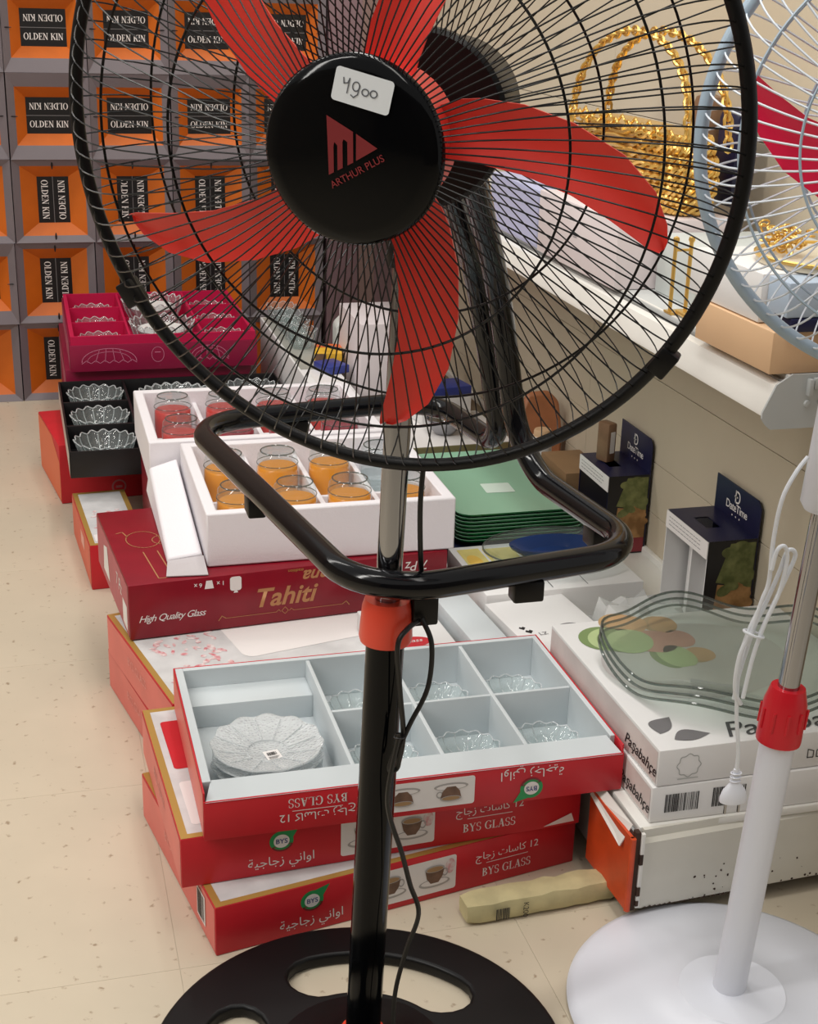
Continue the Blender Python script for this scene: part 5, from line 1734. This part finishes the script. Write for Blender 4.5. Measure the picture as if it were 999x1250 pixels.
def blade_mesh(C, e1, e2, nn, a0, sc=1.0, mirror=False, wide=1.0):
    sg = -1 if mirror else 1
    vs_, fs_ = [], []
    K = 7
    n_ = len(BLADE_LEAD)
    for side in (0, 1):
        for i in range(n_):
            (r1, t1), (r2, t2) = BLADE_LEAD[i], BLADE_TRAIL[i]
            for k_ in range(K):
                u = k_ / (K - 1)
                x1, y1 = r1 * math.cos(math.radians(t1)), r1 * math.sin(math.radians(t1))
                x2, y2 = r2 * math.cos(math.radians(t2)), r2 * math.sin(math.radians(t2))
                x, y = x1 * (1 - u) + x2 * u, y1 * (1 - u) + y2 * u
                d = (0.5 - u) * -0.009 * min(1.0, (r1 - 0.04) / 0.06) - 0.006 * math.sin(PI * u) + (0.0011 if side else -0.0011)
                ang = a0
                xx, yy = x * sc, sg * y * sc * wide
                X = xx * math.cos(ang) - yy * math.sin(ang)
                Y = xx * math.sin(ang) + yy * math.cos(ang)
                vs_.append(C + e1 * X + e2 * Y + nn * d)
    off = n_ * K
    for i in range(n_ - 1):
        for k_ in range(K - 1):
            a = i * K + k_
            fs_.append((a, a + 1, a + K + 1, a + K))
            fs_.append((off + a + K, off + a + K + 1, off + a + 1, off + a))
    bd_ = [i * K for i in range(n_)] + [(n_ - 1) * K + k_ for k_ in range(1, K)] + [i * K + K - 1 for i in range(n_ - 2, -1, -1)] + [k_ for k_ in range(K - 2, 0, -1)]
    for e in range(len(bd_)):
        a, c = bd_[e], bd_[(e + 1) % len(bd_)]
        fs_.append((a, off + a, off + c, c))
    return MB().add(vs_, fs_)


def guard(parent, C, e1, e2, nn, prof, N, twist, wr, name, m, r_in):
    """wires of one half of a fan guard: prof = [(radius, forward offset)] from hub to rim"""
    b = MB()
    prof_s = smoothpath([(r, d, 0) for r, d in prof], 3)
    k_ = len(prof_s)
    for i in range(N):
        a0 = 2 * PI * i / N
        pts = []
        for j, p in enumerate(prof_s):
            t = j / (k_ - 1)
            a = a0 + twist * (1 - t) ** 1.3
            pts.append(C + (e1 * math.cos(a) + e2 * math.sin(a)) * p.x + nn * p.y)
        b.tube(pts, wr, 4, caps=False)
    o = b.build(name, m, parent, smooth=0)
    o['kind'] = 'stuff'
    return o


fb = Vector((0.318, 1.275, 0.0))
fan = thing('pedestal_fan', 'tall black pedestal fan with red blades and chrome pole in the foreground', 'fan', fb)
# base plate with three kidney openings
cu = bpy.data.curves.new('base_outline', 'CURVE')
cu.dimensions = '2D'
cu.fill_mode = 'BOTH'
cu.extrude = 0.004
cu.bevel_depth = 0.005
cu.bevel_resolution = 3


def spl(pts):
    s = cu.splines.new('POLY')
    s.points.add(len(pts) - 1)
    for p, (x, y) in zip(s.points, pts):
        p.co = (x, y, 0, 1)
    s.use_cyclic_u = True


spl([(0.244 * math.cos(2 * PI * i / 96), 0.244 * math.sin(2 * PI * i / 96)) for i in range(96)])
for ctr in (66, 178, 300):
    a0, a1, ri, ro = math.radians(ctr - 46), math.radians(ctr + 46), 0.115, 0.197
    rm, rr = (ri + ro) / 2, (ro - ri) / 2
    da = rr / rm
    pts = []
    for i in range(13):
        a = a0 + da + (a1 - a0 - 2 * da) * i / 12
        pts.append((ro * math.cos(a), ro * math.sin(a)))
    for i in range(1, 8):
        t = PI * i / 8
        a = a1 - da + da * math.sin(t)
        r = rm + rr * math.cos(t)
        pts.append((r * math.cos(a), r * math.sin(a)))
    for i in range(13):
        a = a1 - da - (a1 - a0 - 2 * da) * i / 12
        pts.append((ri * math.cos(a), ri * math.sin(a)))
    for i in range(1, 8):
        t = PI * i / 8
        a = a0 + da - da * math.sin(t)
        r = rm - rr * math.cos(t)
        pts.append((r * math.cos(a), r * math.sin(a)))
    spl(pts)
to = bpy.data.objects.new('base_tmp', cu)
bme = bpy.data.meshes.new_from_object(to)
bpy.data.objects.remove(to)
bpy.data.curves.remove(cu)
bme.name = 'base'
bme.materials.clear()
bme.materials.append(M_BLACK_PLASTIC)
bme.transform(Matrix.Translation((-0.003, -0.006, 0.0095)))
bme.polygons.foreach_set('use_smooth', [True] * len(bme.polygons))
bme.set_sharp_from_angle(angle=math.radians(45))
bo = bpy.data.objects.new('base', bme)
COL.objects.link(bo)
bo.parent = fan
MB().lathe([(0.112, 0.017), (0.09, 0.021), (0.06, 0.028), (0.036, 0.04), (0.032, 0.044), (0.0, 0.044)], 40).build('base_boss', M_BLACK_PLASTIC, fan)


def leaned(z):
    return Vector((0.003 + 0.031 * z, 0.01, z))


MB().tube([leaned(0.036), leaned(0.038), leaned(0.046), leaned(0.048)], 0.0265, 24, rfun=lambda t: 0.86 if t in (0, 1) else 1).build('base_collar', M_RED_COLLAR, fan, label='orange-red collar at the foot of the pole')
MB().tube([leaned(0.045), leaned(0.30), leaned(0.56)], 0.0206, 28).build('outer_pole', M_BLACK_GLOSS, fan, label='black lower pole')
MB().tube([leaned(0.555), leaned(0.56), leaned(0.594), leaned(0.603)], 0.0285, 28, rfun=lambda t: 0.95 if t == 0 else (1.0 if t < 0.4 else (0.93 if t < 0.9 else 0.84))).build('height_collar', M_RED_COLLAR, fan, label='orange-red height collar')
MB().tube([leaned(0.59), leaned(0.8), leaned(1.0)], 0.0135, 24).build('inner_pole', M_CHROME, fan, label='chrome inner pole')
MB().box((-0.014, -0.014, 0.0), (0.014, 0.014, 0.05), bev=0.003, M=Matrix.Translation(leaned(0.575) + Vector((0.038, -0.004, 0)))).build('cord_clip', M_BLACK_PLASTIC, fan)

nn = Vector((-0.5477, -0.8341, -0.0657)).normalized()
e1 = Vector((0.8359, -0.5489, 0.0)).normalized()
e2 = nn.cross(e1).normalized()
HC = Vector((0.2945, 1.1491, 1.0854)) - fb
front_prof = [(0.066, 0.084), (0.12, 0.079), (0.17, 0.068), (0.235, 0.056), (0.272, 0.036), (0.288, 0.012), (0.2905, 0.0)]
rear_prof = [(0.07, -0.09), (0.12, -0.074), (0.165, -0.06), (0.243, -0.046), (0.276, -0.028), (0.289, -0.008), (0.2905, 0.0)]
# motor and rear plate
Mh = Matrix.Translation(HC) @ Matrix((e1, e2, nn)).transposed().to_4x4()
MB().lathe([(0.0, -0.088), (0.074, -0.088), (0.078, -0.092), (0.078, -0.1), (0.066, -0.104), (0.064, -0.15), (0.062, -0.2), (0.05, -0.225), (0.03, -0.235), (0.0, -0.235)], 40, 0, Mh).build('motor_housing', M_BLACK_PLASTIC, fan)
nk_c = HC - nn * 0.16
MB().tube([leaned(0.95), leaned(0.99), leaned(1.01) * 0.6 + nk_c * 0.4, nk_c], 0.024, 16, rfun=lambda t: 0.8 if t < 0.2 else 1.0).build('neck', M_BLACK_PLASTIC, fan)
guard(fan, HC, e1, e2, nn, rear_prof, 112, 0.0, 0.00068, 'rear_guard_wires', M_BLACK_WIRE, 0.07)
guard(fan, HC, e1, e2, nn, front_prof, 112, 0.16, 0.00068, 'front_guard_wires', M_BLACK_WIRE, 0.07)
for r, d in ((0.1675, 0.0672), (0.236, 0.0545), (0.168, -0.061), (0.243, -0.047)):
    MB().tube(ring_pts(HC + nn * d, e1, e2, r, 120), 0.0012, 6, True).build('guard_ring', M_BLACK_WIRE, fan)
MB().tube(ring_pts(HC, e1, e2, 0.2915, 140), 0.0062, 10, True).build('guard_rim', M_BLACK_PLASTIC, fan)
for a in (212, 325, 28):
    aa = math.radians(a)
    dr = e1 * math.cos(aa) + e2 * math.sin(aa)
    tg = -e1 * math.sin(aa) + e2 * math.cos(aa)
    Mc = Matrix.Translation(HC + dr * 0.294) @ Matrix((dr, tg, nn)).transposed().to_4x4()
    MB().box((-0.008, -0.012, -0.009), (0.009, 0.012, 0.009), bev=0.002, M=Mc).build('rim_clip', M_BLACK_PLASTIC, fan)
# blades on a hub
MB().lathe([(0.0, 0.05), (0.05, 0.05), (0.058, 0.044), (0.06, 0.0), (0.0, -0.002)], 36, 0, Mh).build('blade_hub', M_RED_PLASTIC, fan)
for k_ in range(5):
    blade_mesh(HC + nn * 0.022, e1, e2, nn, math.radians(72 * k_)).build('blade', M_RED_PLASTIC, fan, smooth=50)
MB().tube([HC - nn * 0.09, HC], 0.008, 10).build('shaft', M_CHROME, fan)
# hub cap with price sticker and logo
cap = MB().lathe([(0.0, 0.092), (0.06, 0.0915), (0.069, 0.0895), (0.0728, 0.085), (0.0735, 0.079), (0.07, 0.074), (0.0, 0.074)], 64, 0, Mh).build('hub_cap', M_BLACK_GLOSS, fan, label='glossy black round hub cap')
Mcap = Mh @ Matrix.Translation((0.0035, 0.005, 0.0926))
b = MB()
shape(b, rrect(0.0475, 0.0255, 0.003), Mh @ Matrix.Translation((0.0115, 0.0472, 0.0927)) @ Matrix.Rotation(math.radians(-13), 4, 'Z'))
stk = b.build('price_sticker', M_STICKER, cap, smooth=0, label='white handwritten price sticker')
Mst = Mh @ Matrix.Translation((0.0115, 0.0472, 0.0931)) @ Matrix.Rotation(math.radians(-13), 4, 'Z')
b = MB()
sw = 0.0009
stroke(b, [(-0.0165, 0.0055), (-0.0155, 0.0015), (-0.0125, 0.0025), (-0.0115, 0.006), (-0.0118, -0.005)], sw, Mst)
stroke(b, [(p[0] - 0.0055, p[1] + 0.0015) for p in ell(0, 0, 0.0028, 0.0034, 14)], sw, Mst, closed=True)
stroke(b, [(-0.0027, 0.003), (-0.0032, -0.004), (-0.006, -0.0068), (-0.0085, -0.0055)], sw, Mst)
stroke(b, [(p[0] + 0.0025, p[1] - 0.0008) for p in ell(0, 0, 0.0027, 0.0025, 14)], sw, Mst, closed=True)
stroke(b, [(p[0] + 0.0092, p[1] - 0.0002) for p in ell(0, 0, 0.0027, 0.0026, 14)], sw, Mst, closed=True)
b.build('lettering', M_PEN, cap, smooth=0, label='handwritten digits 4900')
b = MB()
Mlg = Mh @ Matrix.Translation((0, 0, 0.0927))
shape(b, [(0.006, 0.0152), (0.0233, 0.0051), (0.0058, -0.0052)], Mlg)
mo = [(-0.018, 0.0279), (0.0035, 0.0165), (0.0035, -0.0066), (-0.0012, -0.0091), (-0.0012, 0.0085), (-0.0042, 0.0105), (-0.0052, 0.0085), (-0.0052, -0.0112), (-0.0095, -0.0134), (-0.0095, 0.0055), (-0.0118, 0.008), (-0.0126, 0.0055), (-0.0126, -0.0150), (-0.0168, -0.0172)]
shape(b, mo, Mlg)
b.build('logo', M_LOGO, cap, smooth=0, label='dull red triangular logo')
ang = math.radians(29)
xd = e1 * math.cos(ang) + e2 * math.sin(ang)
yd = -e1 * math.sin(ang) + e2 * math.cos(ang)
text(cap, 'ARTHUR PLUS', Mh @ Vector((0.0068, -0.0135, 0.0927)), xd, yd, 0.0078, M_LOGO, bold=0.01)
# loop stand
LZ = 0.632
F_, R_c, L_c, B_c = Vector((0.303, 1.232, LZ)), Vector((0.628, 1.288, LZ)), Vector((0.199, 1.842, LZ)), Vector((0.563, 1.90, LZ))
mid1 = R_c.lerp(B_c, 0.50)
mid2 = R_c.lerp(B_c, 0.62)
top1 = HC + fb - nn * 0.24 + Vector((0.0, 0.03, -0.05))
up1 = [top1 + Vector((0.01, 0.0, 0)), mid1 + Vector((-0.045, -0.012, 0.22)), mid1 + Vector((-0.004, 0, 0.0)), R_c, F_, L_c, B_c, mid2 + Vector((0.004, 0, 0)), mid2 + Vector((-0.04, -0.012, 0.22)), top1 + Vector((-0.012, 0.035, 0))]
path = fillet([p - fb for p in up1], [0.5, 0.085, 0.075, 0.085, 0.085, 0.075, 0.05, 0.5], 10)
MB().tube(path, 0.0148, 18).build('loop_stand', M_BLACK_ENAMEL, fan, label='glossy black bent tube loop')
MB().tube([HC - nn * 0.18, HC - nn * 0.225 + Vector((0, 0.01, -0.015)), top1 - fb], 0.026, 16).build('yoke', M_BLACK_PLASTIC, fan)
for p, ax in ((F_.lerp(R_c, 0.56), 'x'), (L_c.lerp(B_c, 0.42), 'x'), (R_c.lerp(B_c, 0.17), 'y'), (F_.lerp(L_c, 0.55), 'y')):
    q_ = p - fb
    dx_, dy_ = (0.017, 0.011) if ax == 'x' else (0.011, 0.017)
    MB().box((q_.x - dx_, q_.y - dy_, q_.z - 0.034), (q_.x + dx_, q_.y + dy_, q_.z - 0.010), bev=0.003).build('rubber_foot', M_BLACK_PLASTIC, fan)
# power cord
cordp = [[(0.366, 1.258, 0.757), (0.364, 1.258, 0.711), (0.368, 1.262, 0.648), (0.376, 1.272, 0.60)],
         [(0.368, 1.262, 0.585), (0.352, 1.25, 0.582), (0.341, 1.245, 0.566), (0.345, 1.245, 0.513), (0.350, 1.245, 0.46), (0.345, 1.245, 0.426)],
         [(0.370, 1.26, 0.588), (0.379, 1.25, 0.562), (0.375, 1.245, 0.515), (0.357, 1.245, 0.474), (0.347, 1.243, 0.45), (0.344, 1.243, 0.424), (0.335, 1.243, 0.424), (0.346, 1.243, 0.46)],
         [(0.344, 1.24, 0.465), (0.333, 1.238, 0.402), (0.336, 1.238, 0.366), (0.349, 1.235, 0.323), (0.36, 1.235, 0.279), (0.371, 1.235, 0.239), (0.358, 1.235, 0.192), (0.347, 1.235, 0.138), (0.343, 1.225, 0.092), (0.346, 1.21, 0.05)]]
b = MB()
for c in cordp:
    b.tube([Vector(p) - fb for p in smoothpath(c, 8)], 0.0028, 8)
b.tube([Vector((0.345, 1.243, 0.462)) - fb + Vector((0.006 * math.cos(a), 0.006 * math.sin(a), 0)) for a in [2 * PI * i / 12 for i in range(12)]], 0.001, 5, True)
b.build('power_cord', mat('black_cord', (14, 14, 15), 0.35), fan)

# ------------------------------------------------------------------ white pedestal fan
wb_ = Vector((0.795, 1.265, 0.0))
wf = thing('pedestal_fan', 'white pedestal fan with crimson blades and round white base by the deck', 'fan', wb_)
MB().lathe([(0.0, 0.0), (0.194, 0.0), (0.203, 0.003), (0.206, 0.009), (0.203, 0.014), (0.194, 0.018), (0.12, 0.026), (0.068, 0.031), (0.066, 0.033), (0.06, 0.0335), (0.0, 0.036)], 96).build('base', M_WHITE_PLASTIC, wf)


def wl(z):
    return Vector((-0.004 + 0.06 * z, 0.004, z))


MB().tube([wl(0.033), wl(0.2), wl(0.392)], 0.0205, 28).build('outer_pole', M_WHITE_PLASTIC, wf, label='white lower pole')
MB().tube([wl(0.385), wl(0.39), wl(0.435), wl(0.455)], 0.0265, 28, rfun=lambda t: 0.98 if t == 0 else (1.0 if t < 0.4 else (0.95 if t < 0.9 else 0.75))).build('height_collar', mat('crimson_collar', (206, 26, 42), 0.3), wf, label='red height collar')
b = MB()
for i in range(10):
    a = 2 * PI * i / 10
    c = wl(0.405) + Vector((math.cos(a) * 0.0262, math.sin(a) * 0.0262, 0))
    b.tube([c, c + Vector((0.002, 0, 0.025))], 0.002, 6)
b.build('grip_ribs', mat('crimson_collar', (206, 26, 42), 0.3), wf)
MB().tube([wl(0.44), wl(0.56), wl(0.69)], 0.0125, 24).build('inner_pole', M_CHROME, wf, label='chrome inner pole')
b = MB()
for (z, r) in ():
    pass
MB().tube([wl(0.672), wl(0.68), wl(0.75), wl(0.86), wl(0.90)], 0.027, 24, rfun=lambda t: 0.8 if t == 0 else 1.0).build('control_box', M_WHITE_PLASTIC, wf)
n2 = Vector((-0.50, -0.865, 0.03)).normalized()
f1 = Vector((0.865, -0.50, 0)).normalized()
f2 = n2.cross(f1).normalized()
WC = Vector((0.842, 1.175, 1.075)) - wb_
Mw = Matrix.Translation(WC) @ Matrix((f1, f2, n2)).transposed().to_4x4()
wfp = [(0.05, 0.07), (0.1, 0.066), (0.15, 0.058), (0.195, 0.045), (0.217, 0.022), (0.224, 0.0)]
wrp = [(0.055, -0.08), (0.1, -0.066), (0.15, -0.052), (0.195, -0.036), (0.217, -0.014), (0.224, 0.0)]
guard(wf, WC, f1, f2, n2, wfp, 72, 0.2, 0.0011, 'front_guard_wires', M_PALE_WIRE, 0.05)
guard(wf, WC, f1, f2, n2, wrp, 72, -0.1, 0.0011, 'rear_guard_wires', M_PALE_WIRE, 0.05)
for r, d in ((0.13, 0.0625), (0.186, 0.049), (0.13, -0.058), (0.186, -0.04)):
    MB().tube(ring_pts(WC + n2 * d, f1, f2, r, 96), 0.0015, 6, True).build('guard_ring', M_PALE_RIM, wf)
MB().tube(ring_pts(WC, f1, f2, 0.225, 120), 0.0068, 10, True).build('guard_rim', M_PALE_RIM, wf, label='pale blue-grey rim')
MB().lathe([(0.0, 0.078), (0.045, 0.077), (0.053, 0.072), (0.053, 0.064), (0.0, 0.064)], 48, 0, Mw).build('hub_cap', M_WHITE_PLASTIC, wf)
MB().lathe([(0.0, 0.04), (0.042, 0.04), (0.045, 0.0), (0.0, 0.0)], 32, 0, Mw).build('blade_hub', M_CRIMSON, wf)
for k_ in range(3):
    blade_mesh(WC + n2 * 0.015, f1, f2, n2, math.radians(193 + 120 * k_), 0.73, wide=1.95).build('blade', M_CRIMSON, wf, smooth=50)
MB().lathe([(0.0, -0.07), (0.06, -0.078), (0.062, -0.09), (0.055, -0.13), (0.045, -0.18), (0.0, -0.19)], 36, 0, Mw).build('motor_housing', M_WHITE_PLASTIC, wf)
MB().tube([wl(0.88), wl(0.95), WC - n2 * 0.12], 0.024, 16).build('neck', M_WHITE_PLASTIC, wf)
wc = [[(0.781, 1.235, 0.748), (0.763, 1.225, 0.735), (0.748, 1.22, 0.708), (0.744, 1.22, 0.662), (0.745, 1.22, 0.615), (0.739, 1.22, 0.591), (0.728, 1.22, 0.54)],
      [(0.73, 1.22, 0.468), (0.72, 1.22, 0.489), (0.721, 1.22, 0.529), (0.732, 1.22, 0.558), (0.745, 1.222, 0.586), (0.757, 1.222, 0.623), (0.764, 1.222, 0.648), (0.774, 1.222, 0.643), (0.767, 1.222, 0.618), (0.755, 1.222, 0.585), (0.744, 1.222, 0.553)],
      [(0.744, 1.216, 0.63), (0.7475, 1.216, 0.652), (0.756, 1.216, 0.656), (0.761, 1.216, 0.64), (0.757, 1.216, 0.604), (0.744, 1.216, 0.566), (0.735, 1.216, 0.528), (0.729, 1.216, 0.478)],
      [(0.738, 1.222, 0.58), (0.729, 1.222, 0.555), (0.723, 1.222, 0.519), (0.727, 1.222, 0.458), (0.734, 1.22, 0.41), (0.735, 1.22, 0.384)],
      [(0.742, 1.226, 0.575), (0.735, 1.226, 0.545), (0.727, 1.226, 0.505), (0.724, 1.226, 0.472)]]
b = MB()
for c in wc:
    b.tube([Vector(p) - wb_ for p in smoothpath(c, 8)], 0.0024, 8)
b.tube([Vector((0.735, 1.2205, 0.5535)) - wb_ + Vector((0.0115 * math.cos(a), 0.009 * math.sin(a), -0.004 * math.cos(a))) for a in [2 * PI * i / 20 for i in range(20)]], 0.0015, 6, True)
b.build('power_cord', M_CORD_W, wf, label='bundled white power cord')
b = MB()
pz0 = Vector((0.735, 1.22, 0.385)) - wb_
Mp = Matrix.Translation(pz0)
b.lathe([(0.0, 0.002), (0.0038, 0.0), (0.0055, -0.016), (0.008, -0.02), (0.0135, -0.027), (0.0165, -0.036), (0.0165, -0.041), (0.0, -0.042)], 24, 0, Mp @ Matrix.Diagonal((1, 0.62, 1, 1)))
for i in range(3):
    b.tube([pz0 + Vector((0.0062 * math.cos(a), 0.004 * math.sin(a), -0.005 - i * 0.005)) for a in [2 * PI * j / 14 for j in range(14)]], 0.0009, 5, True)
b.build('plug', M_WHITE_PLASTIC, wf, label='white two-pin plug')
for s_ in (-0.0085, 0.0085):
    MB().tube([pz0 + Vector((s_, 0, -0.041)), pz0 + Vector((s_, 0, -0.057))], 0.0018, 8).build('pin', M_CHROME, wf)
